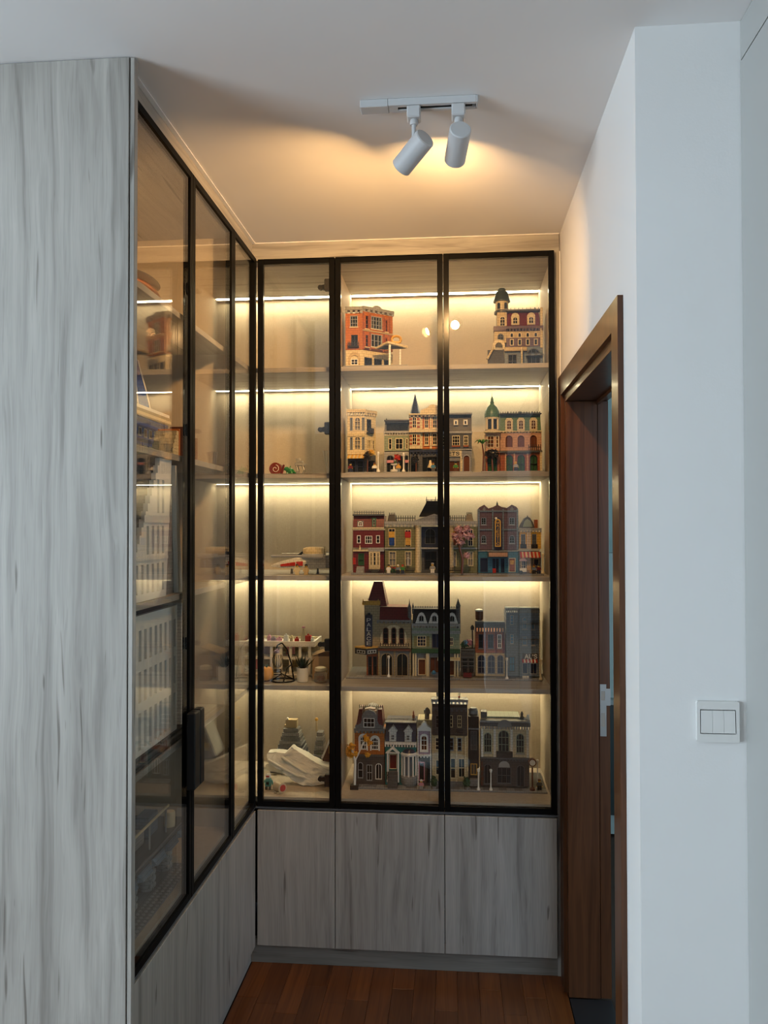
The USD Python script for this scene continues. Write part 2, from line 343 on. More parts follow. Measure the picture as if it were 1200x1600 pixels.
# ------------------------------------------------------------------ track spotlights
t = thing('track_rail', 'short white ceiling track rail with a dark slot and driver box', 'lamp track')
part(t, 'driver_box', MB().box(.484, .552, 1.905, 1.941, 2.581, 2.5995, .0015), WHITE_L)
part(t, 'rail', MB().box(.5525, .764, 1.905, 1.9165, 2.582, 2.5995, .001).box(.5525, .764, 1.9295, 1.941, 2.582, 2.5995, .001).box(.5525, .764, 1.9165, 1.9295, 2.594, 2.5995).box(.5525, .575, 1.9165, 1.9295, 2.5822, 2.594), WHITE_L)
part(t, 'slot_liner', MB().box(.575, .755, 1.9167, 1.9293, 2.585, 2.594), BLACK_P)
part(t, 'end_cap', MB().box(.7642, .768, 1.905, 1.941, 2.5815, 2.5995, .0015), WHITE_L)
def spot(x, y, axis, cap, drop, label):
    ax = np.array(axis, float); ax /= np.linalg.norm(ax)
    t = thing('track_spotlight', label, 'spotlight')
    part(t, 'adapter', MB().box(x-.0165, x+.0165, y-.019, y+.019, 2.5525, 2.5815, .003), WHITE_L)
    part(t, 'stem', MB().lathe([(0, 2.540), (.009, 2.540), (.0105, 2.546), (.009, 2.5525), (0, 2.5525)], (x, y, 0), 16).tube((x, y, 2.546), (x, y, 2.5525-drop), .0055, n=12), WHITE_L)
    c0 = np.array(cap, float)
    T = np.eye(4); z = ax; a = np.cross(z, [0, 1.0, 0]); a /= np.linalg.norm(a); T[:3, 0] = a; T[:3, 1] = np.cross(z, a); T[:3, 2] = z; T[:3, 3] = c0
    L, R = .098, .0262
    part(t, 'housing', MB().lathe([(0, 0), (R-.0025, 0), (R, .0025), (R, L-.001), (R-.0008, L), (R-.0025, L), (R-.003, L-.020), (.0192, L-.0225), (.0192, L-.024), (0, L-.024)], (0, 0, 0), 36, T), WHITE_L)
    part(t, 'added_baffle', MB().lathe([(R-.0034, L-.0195), (R-.0034, L-.0035), (R-.0046, L-.0035), (R-.0046, L-.0195), (R-.0034, L-.0195)], (0, 0, 0), 30, T), BLACK_P)  # unseen black sleeve added in the housing to cut spill on the ceiling
    part(t, 'lens', MB().lathe([(.0188, L-.0222), (.012, L-.0195), (0, L-.0185)], (0, 0, 0), 24, T), LENS_M, label='glowing warm lens')
    return t
spot(.614, 1.923, (-.64, .63, -.44), (.642, 1.912, 2.504), .062, 'white cylinder spotlight on the left of the track, tilted towards the left cabinet')
spot(.7215, 1.923, (-.14, .93, -.34), (.7265, 1.906, 2.518), .030, 'white cylinder spotlight on the right of the track, aimed at the far doors')

# ------------------------------------------------------------------ doorway on the right
y0, y1, zt = W_OPEN
d1 = thing('door_frame', 'dark mahogany door frame in the right wall, lit golden along its head', 'door frame')
T_ = .013
ya, yb_, zc_, zo = y0-.075, y1+.068, zt-.006, zt+.062
part(d1, 'head_casing', MB().prism(Polygon([(ya+.0003, zo), (yb_, zo), (yb_-.066, zc_), (y0-.0042, zc_)]), WX-T_, WX-.0005, 'x'), MAHOG, smooth=False)
part(d1, 'near_casing', MB().prism(Polygon([(ya, 0), (y0-.004, 0), (y0-.004, zc_-.0003), (ya, zo-.0003)]), WX-T_, WX-.0005, 'x'), MAHOG, smooth=False)
part(d1, 'far_casing', MB().prism(Polygon([(y1-.0005, 0), (yb_, 0), (yb_, zo-.0003), (y1-.0005, zc_-.0003)]), WX-T_, WX-.0005, 'x'), MAHOG, smooth=False)
part(d1, 'head_jamb', MB().box(WX-.0005, WX+.140, y0-.004, y1+.004, zt-.032, zt-.0005, .001).box(WX+.100, WX+.112, y0, y1, zt-.044, zt-.032, .001), MAHOG)
part(d1, 'near_jamb', MB().box(WX-.0005, WX+.140, y0+.0005, y0+.028, 0, zt-.033, .001), MAHOG)
part(d1, 'far_jamb', MB().box(WX-.0005, WX+.1035, y1-.030, y1-.0005, 0, zt-.033, .0015).box(WX+.1045, WX+.140, y1-.027, y1-.0005, 0, zt-.033, .0015), MAHOG)
part(d1, 'threshold', MB().box(WX+.0015, WX+.138, y0+.03, y1-.031, -.0195, -.002), plain('dark_stone', (.02, .022, .025), .35))
PALE = plain('pale_plastic', (.32, .29, .25), .5)
sp = thing('strike_plate', 'brushed steel lock strike plate on the far door jamb', 'strike plate')
ys = y1-.0390
part(sp, 'plate', MB().prism(sbox(1.191, .866, 1.2115, 1.0385).union(sbox(1.2115, .970, 1.2235, 1.022).buffer(.002)).difference(sbox(1.194, .985, 1.207, 1.016)).difference(sbox(1.194, .898, 1.207, .943)), ys-.0015+.0117, ys+.0117, 'y'), STEEL)
for za, zb in ((.985, 1.016), (.898, .943)): part(sp, 'latch_box', MB().box(1.194, 1.207, ys+.0114, ys+.0118, za, zb), PALE)

# ------------------------------------------------------------------ light switch
sw = thing('light_switch', 'white three-gang rocker light switch plate on the right wall', 'switch')
PLA = plain('switch_plastic', (.72, .72, .70), .35)
zc, xc = 1.172, 1.2365
part(sw, 'plate', MB().prism(sbox(xc-.0415, zc-.041, xc+.0415, zc+.041).buffer(-.004).buffer(.004).difference(sbox(xc-.034, zc-.0235, xc+.034, zc+.0235).buffer(.0012)), YR-.009, YR-.0005, 'y'), PLA)
for k in range(3):
    xa = xc-.0335 + k*.0224
    part(sw, 'rocker', MB().hull([(xa, YR-.0010, zc-.023), (xa+.0220, YR-.0010, zc-.023), (xa, YR-.0010, zc+.023), (xa+.0220, YR-.0010, zc+.023), (xa, YR-.0105, zc-.0225), (xa+.0220, YR-.0105, zc-.0225), (xa, YR-.0085, zc+.0225), (xa+.0220, YR-.0085, zc+.0225)]), PLA)

# ------------------------------------------------------------------ toy-brick plastics
COL = dict(cream=(.70, .60, .38), tan=(.55, .43, .24), white=(.84, .84, .80), lgrey=(.36, .37, .37), mgrey=(.22, .225, .23), dgrey=(.10, .104, .11), black=(.018, .018, .02),
    dred=(.16, .018, .022), red=(.50, .028, .018), orange=(.50, .155, .03), brick=(.34, .095, .035), rbrown=(.13, .045, .022), sgreen=(.27, .33, .24), dgreen=(.035, .10, .045),
    rgreen=(.075, .165, .075), olive=(.20, .20, .095), navy=(.022, .032, .075), azure=(.05, .19, .32), teal=(.012, .19, .20), sblue=(.17, .225, .29), yellow=(.72, .42, .06),
    plum=(.115, .06, .085), mauve=(.135, .082, .105), umber=(.085, .07, .062), khaki=(.36, .29, .165), salmon=(.58, .33, .20), pink=(.66, .30, .38), lilac=(.42, .32, .42), gold=(.62, .36, .06), sky=(.12, .30, .50), blue=(.012, .055, .28),
    leaf=(.05, .22, .04), autumn=(.75, .36, .02), skin=(.70, .42, .06), glassdark=(.012, .016, .02), cobalt=(.02, .07, .36))
_pl = {}
def P(c):
    """Moulded brick plastic: courses and upright joints as fine relief."""
    if c not in _pl:
        col = COL[c]
        if c == 'glassdark': _pl[c] = plain('plastic_' + c, col, .08)
        else:
            _pl[c] = M('plastic_' + c, {'g': ('geometry', {}), 'mp': ('mapping', {'rotation': (PI/2, 0, 0), 'scale': (1, 1, 1)}),
                'k': ('brick_texture', {'scale': 1.0, 'mortar_size': .0005, 'mortar_smooth': .3, 'brick_width': .016, 'row_height': .0096, 'color1': col, 'color2': tuple(v*.94 for v in col), 'mortar': tuple(v*.45 for v in col)}),
                'b': ('bump', {'strength': .5, 'distance': .0006, 'invert': True}), 'p': ('principled_bsdf', {'roughness': .32, 'specular_ior_level': .45})},
                [('g.position', 'mp.vector'), ('mp.vector', 'k.vector'), ('k.color', 'p.base_color'), ('k.fac', 'b.height'), ('b.normal', 'p.normal')], 'p.BSDF')
    return _pl[c]
_sm = {}
def S(c, rough=.3):
    """Smooth plastic for small pieces."""
    if (c, rough) not in _sm: _sm[(c, rough)] = plain(f'smooth_{c if isinstance(c, str) else len(_sm)}_{int(rough*100)}', COL[c] if isinstance(c, str) else c, rough)
    return _sm[(c, rough)]

_pn = {}
def PN(c):
    if c not in _pn: _pn[c] = plain('pane_' + c, COL[c], .25, spec=.12)
    return _pn[c]
ROW = {
    1: (2.95, 2.146, (0.25830, 7.246901e-04, -1.4774e-08), (633.37, -0.01857), (7.203300e-04, -1.4861e-08)),
    2: (2.96, 1.759, (0.25659, 7.255447e-04, -1.4792e-08), (505.99, -0.00717), (7.195908e-04, -1.4846e-08)),
    3: (2.99, 1.386, (0.25184, 7.313541e-04, -1.4910e-08), (489.50, 0.00375), (7.238242e-04, -1.4933e-08)),
    4: (3.06, 0.988, (0.24098, 7.468545e-04, -1.5226e-08), (522.13, 0.01501), (7.375636e-04, -1.5217e-08)),
    5: (3.0, 0.592, (0.24994, 7.305325e-04, -1.4894e-08), (520.08, 0.02694), (7.197916e-04, -1.4850e-08)),
}
GROUP = 'brick-built toy town buildings in the rear cabinet'
class B:
    """A toy building drawn in survey units (about 0.73 mm) of its shelf: x to the right, y down, converted to metres from its base."""
    def __init__(s, row, cx0, cx1, name, label, cat='toy building', group=None, dy=0.0, dz=0.0):
        yf, z, a, b, c = ROW[row]; cm = (cx0 + cx1)/2
        s.X = lambda cx: a[0] + a[1]*cx + a[2]*cx*cx
        s.x0 = s.X(cx0); s.base = b[0] + b[1]*cm; s.U = c[0] + c[1]*cm
        s.t = thing(name, label, cat, (s.x0, yf + dy, z + dz), group=group); s.rot = None
    def px(s, cx): return s.X(cx) - s.x0
    def pz(s, cy): return max(0.0, (s.base - cy)*s.U)
    def put(s, name, mb, mat, parent=None, label=None, smooth=30, kind=None):
        v, f = mb.get()
        if s.rot:
            ox, oy, an, sc = s.rot; ca, sa = math.cos(an), math.sin(an)
            x = (v[:, 0]-ox)*sc; y = v[:, 1]
            v = np.stack([ox + x*ca - y*sa, oy + x*sa + y*ca, v[:, 2]], 1)
        return part(parent or s.t, name, (v, f), P(mat) if isinstance(mat, str) else mat, label=label, smooth=smooth, kind=kind)
    def wpoly(s, w):
        x0, x1, yb, yt = s.px(w[0]), s.px(w[1]), s.pz(w[2]), s.pz(w[3]); kind = w[7] if len(w) > 7 else 'r'
        if kind == 'a':
            r = (x1-x0)/2; h = max(yb + .001, yt - r)
            return unary_union([sbox(x0, yb, x1, h), affinity.scale(Point((x0+x1)/2, h).buffer(1, 8), r, yt-h).intersection(sbox(x0-1, h, x1+1, 9))]).buffer(0)
        if kind == 'h': return Polygon([(x0, yb), (x1, yb), (x1, yt-(x1-x0)*.3), ((x0+x1)/2, yt), (x0, yt-(x1-x0)*.3)])
        return sbox(x0, yb, x1, yt)
    def window(s, w, d0=0.0, fw=.0026, mw=.0014, pane='glassdark', out=.0016, name='window'):
        pl = s.wpoly(w); x0, z0, x1, z1 = pl.bounds; nx, ny = (w[5], w[6]) if len(w) > 6 else (2, 2)
        ring = pl.difference(pl.buffer(-fw, join_style=2))
        bars = [sbox(x0+(x1-x0)*k/nx-mw/2, z0, x0+(x1-x0)*k/nx+mw/2, z1) for k in range(1, nx)] + [sbox(x0, z0+(z1-z0)*k/ny-mw/2, x1, z0+(z1-z0)*k/ny+mw/2) for k in range(1, ny)]
        fr = unary_union([ring] + [b.intersection(pl) for b in bars])
        f = s.put(name, MB().prism(fr, d0-out, d0+.0042), S(w[4]), smooth=False)
        s.put('pane', MB().prism(pl, d0+.0044, d0+.0056), PN(pane), parent=f, smooth=False)
        return f
    def wall(s, x0, x1, yb, yt, mat, wins=(), d0=0.0, d1=.12, name='wall', top=None, pane='glassdark', label=None, sill=None):
        o = Polygon([(s.px(a), s.pz(b)) for a, b in top]) if top else sbox(s.px(x0), s.pz(yb), s.px(x1), s.pz(yt))
        mb = MB(); T = .007
        if wins:
            hole = unary_union([s.wpoly(w) for w in wins])
            mb.prism(o.difference(hole), d0, d0+T); mb.prism(o, d0+T, d1)
        else: mb.prism(o, d0, d1)
        w_ = s.put(name, mb, mat, label=label, smooth=False)
        for w in wins:
            s.window(w, d0, pane=pane)
            if sill: s.put('sill', MB().box(s.px(w[0])-.002, s.px(w[1])+.002, d0-.004, d0+.001, s.pz(w[2])-.003, s.pz(w[2])-.0002), S(sill), smooth=False)
        return w_
    def band(s, x0, x1, yb, yt, mat, out=.006, d1=.12, dent=0, name='cornice', dmat=None, d0=0.0):
        """Projecting band, with blocks under it if dent."""
        a, b, z0, z1 = s.px(x0), s.px(x1), s.pz(yb), s.pz(yt); out -= d0; d1 = min(d1, .03-out)
        if dent:
            zm = z0 + (z1-z0)*.45; r = s.put(name, MB().box(a-.0002, b+.0002, -out, d1, zm, z1, .0006), mat, smooth=False); w = (b-a)/(2*dent-1)
            mb = MB()
            for k in range(dent): mb.box(a+2*k*w, a+(2*k+1)*w, -out*.75, d0, z0, zm)
            s.put('dentils', mb, dmat or mat, smooth=False, kind='stuff')
            return r
        return s.put(name, MB().box(a-.0002, b+.0002, -out, d1, z0, z1, .0006), mat, smooth=False)
    def mansard(s, x0, x1, yb, yt, mat, inl=8, inr=8, dep=.03, d1=.12, name='mansard_roof', d0=0.0):
        a, b, z0, z1 = s.px(x0), s.px(x1), s.pz(yb), s.pz(yt); ta, tb = s.px(x0+inl), s.px(x1-inr)
        return s.put(name, MB().hull([(a, d0, z0), (b, d0, z0), (a, d1, z0), (b, d1, z0), (ta, d0+dep, z1), (tb, d0+dep, z1), (ta, d1, z1), (tb, d1, z1)]), mat, smooth=False)
    def spikes(s, x0, x1, yb, yt, n, mat, d=.0, name='railing'):
        mb = MB(); z0, z1 = s.pz(yb), s.pz(yt); xs = np.linspace(s.px(x0), s.px(x1), n)
        mb.box(xs[0]-.001, xs[-1]+.001, d-.001, d+.001, z0+(z1-z0)*.5, z0+(z1-z0)*.62)
        for x in xs: mb.box(x-.0011, x+.0011, d-.0011, d+.0011, z0-.0004, z1)
        return s.put(name, mb, S(mat), smooth=False, kind='stuff')
    def rnd(s, cx, prof, mat, d=.03, n=20, name='turret', smooth=30, label=None):
        """Lathe: prof of (radius in units, y)."""
        return s.put(name, MB().lathe([(0, s.pz(prof[0][1]))] + [(r*s.U, s.pz(y)) for r, y in prof] + [(0, s.pz(prof[-1][1]))], (s.px(cx), d, 0), n), mat, smooth=smooth, label=label)
    def block(s, x0, x1, yb, yt, mat, d0, d1, name='block', b=.0006, label=None):
        return s.put(name, MB().box(s.px(x0), s.px(x1), d0, d1, s.pz(yb), s.pz(yt), b), mat, smooth=False, label=label)
    def awning(s, x0, x1, yb, yt, mats, n, out=.03, d0=0.0):
        for k in range(n):
            a, b = s.px(x0+(x1-x0)*k/n), s.px(x0+(x1-x0)*(k+1)/n); z0, z1 = s.pz(yb), s.pz(yt)
            s.put('awning_strip', MB().hull([(a+.0002, d0-.0002, z1), (b-.0002, d0-.0002, z1), (a+.0002, d0-out, z0+.004), (b-.0002, d0-out, z0+.004), (a+.0002, d0-out, z0), (b-.0002, d0-out, z0), (a+.0002, d0-.0002, z1-.003), (b-.0002, d0-.0002, z1-.003)]), S(mats[k % len(mats)]), smooth=False)
    def text(s, txt, x0, x1, yb, yt, mat, d, vertical=False, name='lettering'):
        if vertical:
            n = len(txt); mb = MB()
            for k, ch in enumerate(txt):
                ya, yb_ = yt + (yb-yt)*k/n, yt + (yb-yt)*(k+.82)/n
                tm = meshkit.text_mesh(ch, 1.0, .002, True); v = np.array(tm.vertices); lo, hi = v.min(0), v.max(0)
                u = (v - lo)/np.maximum(hi-lo, 1e-9); w = .45 if ch in 'IJ' else 1.0
                xa, xb = s.px(x0), s.px(x1); xm = (xa+xb)/2; hw = (xb-xa)/2*w
                mb.add(np.stack([xm-hw+2*hw*u[:, 0], d-.0012+.0012*(1-u[:, 2]), s.pz(yb_)+(s.pz(ya)-s.pz(yb_))*u[:, 1]], 1), np.array(tm.faces)[:, ::-1])
        else:
            tm = meshkit.text_mesh(txt, 1.0, .002, True); v = np.array(tm.vertices); lo, hi = v.min(0), v.max(0); u = (v-lo)/np.maximum(hi-lo, 1e-9)
            mb = MB().add(np.stack([s.px(x0)+(s.px(x1)-s.px(x0))*u[:, 0], d-.0012+.0012*(1-u[:, 2]), s.pz(yb)+(s.pz(yt)-s.pz(yb))*u[:, 1]], 1), np.array(tm.faces)[:, ::-1])
        return s.put(name, mb, S(mat), smooth=False)
    def plate(s, x0, x1, front=-.048, back=.20, mat='mgrey', rim='lgrey'):
        a, b = s.px(x0), s.px(x1)
        s.put('baseplate', MB().box(a, b, front, back, 0, .0032), mat, smooth=False)
        s.put('kerb', MB().box(a, b, front, front+.008, .0034, .0064).box(a, a+.008, front+.0082, -.004, .0034, .0064), rim, smooth=False)
        n = max(2, int((b-a)/.03)); w = (b-a-.0082)/n
        for k in range(n):
            s.put('paving_tile', MB().box(a+.0084+k*w, a+.0084+(k+1)*w-.0006, front+.0084, -.002, .0034, .006, .0004), 'lgrey' if k % 2 else 'mgrey', smooth=False)
def lamp_post(row, cx, yt, label, dy=-.03, bulb='white', mat='white'):
    b = B(row, cx, cx, 'toy_lamp_post', label, 'toy lamp post', 'toy lamp posts in the rear cabinet', dy=dy, dz=.007)
    H_ = b.pz(yt)
    b.put('post', MB().lathe([(0, 0), (.0068, 0), (.0068, .004), (.0035, .009), (.0026, .013), (.0022, H_-.014), (.0042, H_-.012), (.0042, H_-.010), (0, H_-.010)], n=12), S(mat))
    b.put('globe', MB().lathe([(0, H_-.0098), (.004, H_-.0096), (.0055, H_-.006), (.005, H_-.002), (.002, H_), (0, H_)], n=12), S(bulb))
def figure(x, y, z, legs, torso, hair, label, arm=.5, s=1.0, rotz=0, group='small toy figures'):
    t = thing('toy_figure', label, 'toy figure', (x, y, z), rotz=rotz, group=group); k = .001*s
    part(t, 'legs', MB().box(-7.6*k, -.3*k, -3.9*k, 3.9*k, 0, 12*k, .4*k).box(.3*k, 7.6*k, -3.9*k, 3.9*k, 0, 12*k, .4*k).box(-7.8*k, 7.8*k, -3.8*k, 3.8*k, 11.8*k, 15*k, .4*k), S(legs))
    b = part(t, 'torso', MB().hull([(a*7.6*k, c*3.9*k, 15.1*k) for a in (-1, 1) for c in (-1, 1)] + [(a*5.2*k, c*3.7*k, 27.5*k) for a in (-1, 1) for c in (-1, 1)]), S(torso))
    for sg in (-1, 1):
        ar = part(t, 'arm', MB().tube((sg*6.2*k, 0, 26*k), (sg*9.4*k, -1*k, 21*k), 2.1*k, 2.0*k, 8).tube((sg*9.4*k, -1*k, 21*k), (sg*9.8*k, (-1-8*arm)*k, (14+3*arm)*k), 2.0*k, 1.7*k, 8), S(torso))
        part(ar, 'hand', MB().ball((sg*9.8*k, (-2-8*arm)*k, (12.8+3*arm)*k), 1.9*k, 1), S('skin'))
    hd = part(t, 'head', MB().lathe([(0, 27.6*k), (3*k, 27.6*k), (4.8*k, 29*k), (5.1*k, 31*k), (5.1*k, 34.5*k), (4.6*k, 36.4*k), (2.6*k, 37*k), (2.4*k, 38.6*k), (0, 38.6*k)], n=14), S('skin'))
    part(hd, 'face_print', MB().box(-2.4*k, -1.2*k, -5.2*k, -4.6*k, 32.6*k, 33.8*k).box(1.2*k, 2.4*k, -5.2*k, -4.6*k, 32.6*k, 33.8*k).box(-1.6*k, 1.6*k, -5.25*k, -4.7*k, 30.1*k, 30.6*k), S('black'), kind='stuff')
    if hair: part(t, 'hair', MB().lathe([(5.3*k, 33.6*k), (5.8*k, 34*k), (5.7*k, 37*k), (4*k, 39.6*k), (0, 40.4*k)], (0, .5*k, 0), 14).hull([(a*5.4*k, b_*k, c*k) for a in (-1, 1) for b_ in (1.5, 5.4) for c in (29.5, 35)]), S(hair))
    return t
def foliage(mb, c, r, n, leaf, seed, squash=(1, 1, 1)):
    rg = np.random.RandomState(seed)
    for _ in range(n):
        d = rg.normal(size=3); d /= np.linalg.norm(d); p = np.asarray(c) + d*r*(rg.rand()**.4)*np.asarray(squash)
        a = rg.normal(size=3); a /= np.linalg.norm(a); b = np.cross(a, d); b /= max(np.linalg.norm(b), 1e-6); w = np.cross(a, b)
        q = [p - a*leaf, p - b*leaf*.55, p + a*leaf, p + b*leaf*.55, p + w*leaf*.25, p - w*leaf*.12]
        mb.add(q, [(0, 1, 4), (1, 2, 4), (2, 3, 4), (3, 0, 4), (1, 0, 5), (2, 1, 5), (3, 2, 5), (0, 3, 5)])
    return mb

# ------------------------------------------------------------------ top row of toy buildings
b = B(1, 68, 395, 'toy_building', 'orange brick corner toy building with a flat white canopy on the top shelf', group=GROUP, dy=-.01)
b.plate(66, 395, front=-.055, back=.19)
A_ = [(92, 132, 404, 345, 'lgrey', 3, 3), (98, 132, 505, 445, 'black', 2, 2)]
b.wall(68, 156, 522, 333, 'orange', A_, d1=.10, name='corner_wall', sill='cream')
for x in (68, 146): b.block(x, x+9, 522, 333, 'orange', -.003, .0, name='pilaster')
b.band(66, 158, 333, 300, 'lgrey', .008, .10, dent=4)
b.rnd(110, [(9, 300), (12, 297), (5, 290), (1, 288)], 'dgrey', name='roof_knob', d=.02)
b.wall(70, 156, 640, 524, 'cream', [(96, 133, 602, 570, 'white', 2, 2)], d1=.10, name='ground_storey')
o = b.wpoly((84, 146, 600, 535, 0, 1, 1, 'a')).difference(b.wpoly((94, 136, 640, 552, 0, 1, 1, 'a')))
b.put('door_arch', MB().prism(o, -.004, -.0002), 'tan', smooth=False)
b.block(84, 140, 512, 506, 'black', -.016, -.0003, name='balcony_floor'); b.spikes(85, 139, 506, 484, 8, 'black', d=-.014, name='balcony_railing')
b.rot = (b.px(156), 0.0, math.radians(40), 1.34)
B_ = [(168, 186, 410, 340, 'brick', 1, 3), (195, 248, 405, 338, 'lgrey', 4, 3), (262, 276, 410, 345, 'brick', 1, 3), (168, 186, 505, 440, 'brick', 1, 3), (195, 248, 500, 432, 'lgrey', 3, 2), (262, 276, 500, 440, 'brick', 1, 3)]
b.wall(156, 300, 510, 322, 'orange', B_, d1=.06, name='wing_wall', sill='cream')
for x in (156, 187, 251, 280): b.block(x, x+8, 520, 330, 'brick', -.003, -.0002, name='pilaster')
b.band(156, 300, 424, 416, 'tan', .004, .0, name='string_course')
b.band(154, 302, 322, 296, 'lgrey', .008, .06, dent=7)
b.put('scroll_gable', MB().prism(Point(b.px(222), b.pz(304)).buffer(.016, 8).intersection(sbox(-1, b.pz(304), 9, 9)), -.006, .0), 'lgrey', smooth=False)
b.wall(156, 300, 640, 524, 'cream', [(165, 200, 640, 560, 'black', 2, 2), (210, 246, 640, 560, 'black', 2, 2), (258, 290, 640, 560, 'black', 2, 2)], d1=.06, name='shop_front')
b.rot = None
b.put('canopy', MB().hull([(b.px(x), d, b.pz(y)) for x, d, y in ((228, -.03, 531), (228, -.03, 521), (295, -.068, 512), (295, -.068, 502), (393, -.012, 524), (393, -.012, 512), (350, .04, 500), (350, .04, 490))]), 'cream', smooth=False)
b.put('canopy_fascia', MB().hull([(b.px(x), d, b.pz(y)) for x, d, y in ((240, -.028, 533), (295, -.060, 514), (382, -.012, 526), (345, .03, 502), (240, -.028, 531.5), (295, -.06, 512.5), (382, -.012, 524.5), (345, .03, 500.5))]), 'dgrey', smooth=False)
for x, d in ((303, -.050), (352, -.01)): b.put('canopy_post', MB().tube((b.px(x), d, .006), (b.px(x), d, b.pz(516)), .0045, n=12), 'white')
g = MB()
for k in range(16):
    a0, a1 = 2*PI*k/16, 2*PI*(k+1)/16; c = np.array([b.px(335), -.03, b.pz(484)])
    g.tube(c + np.array([.017*math.cos(a0), 0, .013*math.sin(a0)]), c + np.array([.017*math.cos(a1), 0, .013*math.sin(a1)]), .005, n=8)
b.put('ring_sign', g.box(b.px(312), b.px(360), -.035, -.025, b.pz(501), b.pz(493), .001), S('gold'))

b = B(1, 800, 1098, 'toy_building', 'maroon mansard café toy building with a round corner turret on the top shelf', group=GROUP)
b.plate(800, 1098, front=-.05, back=.19)
wins = [(x-10, x+10, 500, 466, 'cream', 1, 1) for x in (933, 974, 1016, 1058)] + [(x-10, x+10, 459, 432, 'cream', 1, 1, 'a') for x in (933, 974, 1016, 1058)]
b.wall(905, 1094, 506, 460, 'plum', [w for w in wins if len(w) == 7], d1=.12, name='brick_storey')
b.wall(905, 1094, 460, 426, 'tan', [w for w in wins if len(w) == 8], d1=.12, name='arcade_storey')
b.band(902, 1096, 426, 400, 'plum', .008, .12, dent=12)
b.mansard(908, 1080, 400, 320, 'dred', inl=4, inr=4, dep=.02)
for x in (951, 1034):
    b.wall(x-21, x+21, 394, 340, 'cream', [(x-14, x+14, 390, 350, 'cream', 2, 2, 'a')], d0=-.004, d1=.03, name='dormer', top=[(x-21, 394), (x+21, 394), (x+21, 346), (x+13, 334), (x, 330), (x-13, 334), (x-21, 346)])
b.band(905, 1082, 320, 312, 'dgrey', -.012, .12, name='roof_edge', d0=-.016); b.spikes(910, 1078, 312, 292, 9, 'dgrey', d=.03)
b.block(1081, 1094, 515, 305, 'cream', -.006, .12, name='party_wall'); b.rnd(1062, [(4, 312), (4, 290), (2, 284)], 'dgrey', d=.05, name='chimney')
b.wall(895, 1094, 640, 508, 'sblue', [(912, 960, 632, 545, 'dgrey', 2, 2), (1012, 1082, 600, 516, 'dgrey', 3, 2, 'a')], d1=.12, name='ground_storey')
b.block(892, 1010, 532, 511, 'tan', -.014, -.0004, name='shop_sign'); b.put('flag_pole', MB().tube((b.px(981), -.03, .006), (b.px(981), -.03, b.pz(520)), .0035, n=10), 'cream')
b.awning(1000, 1094, 560, 540, ['sblue', 'dgrey'], 6, .025)
b.rnd(884, [(40, 324), (40, 312), (36, 308)], 'dgrey', d=.028, name='turret_ledge')
b.rnd(884, [(34, 312), (34, 256)], 'cream', d=.028, name='turret_belfry')
b.rnd(884, [(43, 262), (44, 256), (40, 246), (34, 220), (29, 208), (20, 204), (22, 198), (16, 190), (0.5, 187)], S((.03, .05, .04)), d=.028, name='turret_dome')
for x in (866, 902): b.put('window', MB().prism(b.wpoly((x-7, x+7, 304, 274, 0, 1, 1, 'a')), -.0, .006), S('glassdark', .08), smooth=False)
b.wall(858, 908, 400, 324, 'tan', [(870, 900, 398, 344, 'cream', 2, 3, 'a')], d0=.002, d1=.08, name='turret_wall')
b.band(838, 912, 424, 398, 'plum', .006, .08, name='turret_cornice')
b.wall(842, 904, 484, 424, 'tan', [(858, 892, 470, 436, 'dgrey', 2, 2, 'a')], d0=.0, d1=.08, name='turret_wall')
o = b.wpoly((832, 896, 520, 470, 0, 1, 1, 'a')).difference(b.wpoly((846, 884, 540, 486, 0, 1, 1, 'a')))
b.put('entrance_arch', MB().prism(o, -.012, -.0003), 'cream', smooth=False)
b.put('steps', MB().hull([(b.px(x), d, b.pz(y)) for x in (806, 890) for d, y in ((-.035, 640), (-.035, 600), (-.004, 640), (-.004, 522))]), 'dgrey', smooth=False)
b.put('step_rail', MB().path([(b.px(803), -.036, b.pz(578)), (b.px(830), -.02, b.pz(525)), (b.px(838), -.005, b.pz(500))], .004), 'cream')

# ------------------------------------------------------------------ second row
b = B(2, 76, 252, 'toy_building', 'narrow cream corner toy building with a striped yellow awning on the second shelf', group=GROUP)
b.plate(74, 250, front=-.045, back=.19)
b.wall(76, 168, 400, 195, 'cream', [(90, 104, 376, 310, 'sblue', 1, 1), (112, 146, 375, 305, 'cream', 2, 3, 'a'), (152, 166, 376, 310, 'sblue', 1, 1), (90, 104, 275, 208, 'sblue', 1, 1), (112, 146, 275, 205, 'cream', 2, 3, 'a'), (152, 166, 275, 208, 'sblue', 1, 1)], d1=.13, name='front_wall', pane='mgrey')
b.band(76, 168, 305, 290, 'cream', .004, .0, name='string_course'); b.band(76, 168, 400, 382, 'cream', .005, .0, name='string_course')
b.band(73, 172, 195, 165, 'cream', .01, .13, dent=8)
b.awning(80, 166, 424, 400, ['yellow', 'cream'], 9, .03)
b.wall(78, 168, 505, 400, 'black', [(86, 120, 500, 430, 'navy', 2, 2), (126, 160, 500, 430, 'navy', 1, 2)], d0=.002, d1=.13, name='ground_storey')
b.rot = (b.px(168), 0.0, math.radians(52), 1.15)
b.wall(168, 238, 400, 195, 'cream', [(180, 206, 370, 320, 'cream', 2, 2), (180, 206, 275, 215, 'black', 1, 2), (214, 232, 370, 320, 'cream', 1, 2)], d1=.05, name='side_wall')
b.band(168, 240, 195, 168, 'cream', .008, .05, dent=5)
b.wall(168, 238, 505, 400, 'dgrey', [(180, 230, 500, 430, 'black', 2, 2)], d1=.05, name='side_shop')
b.block(176, 210, 290, 284, 'black', -.014, -.0003, name='balcony_floor'); b.spikes(177, 209, 284, 262, 6, 'black', d=-.012, name='balcony_railing')
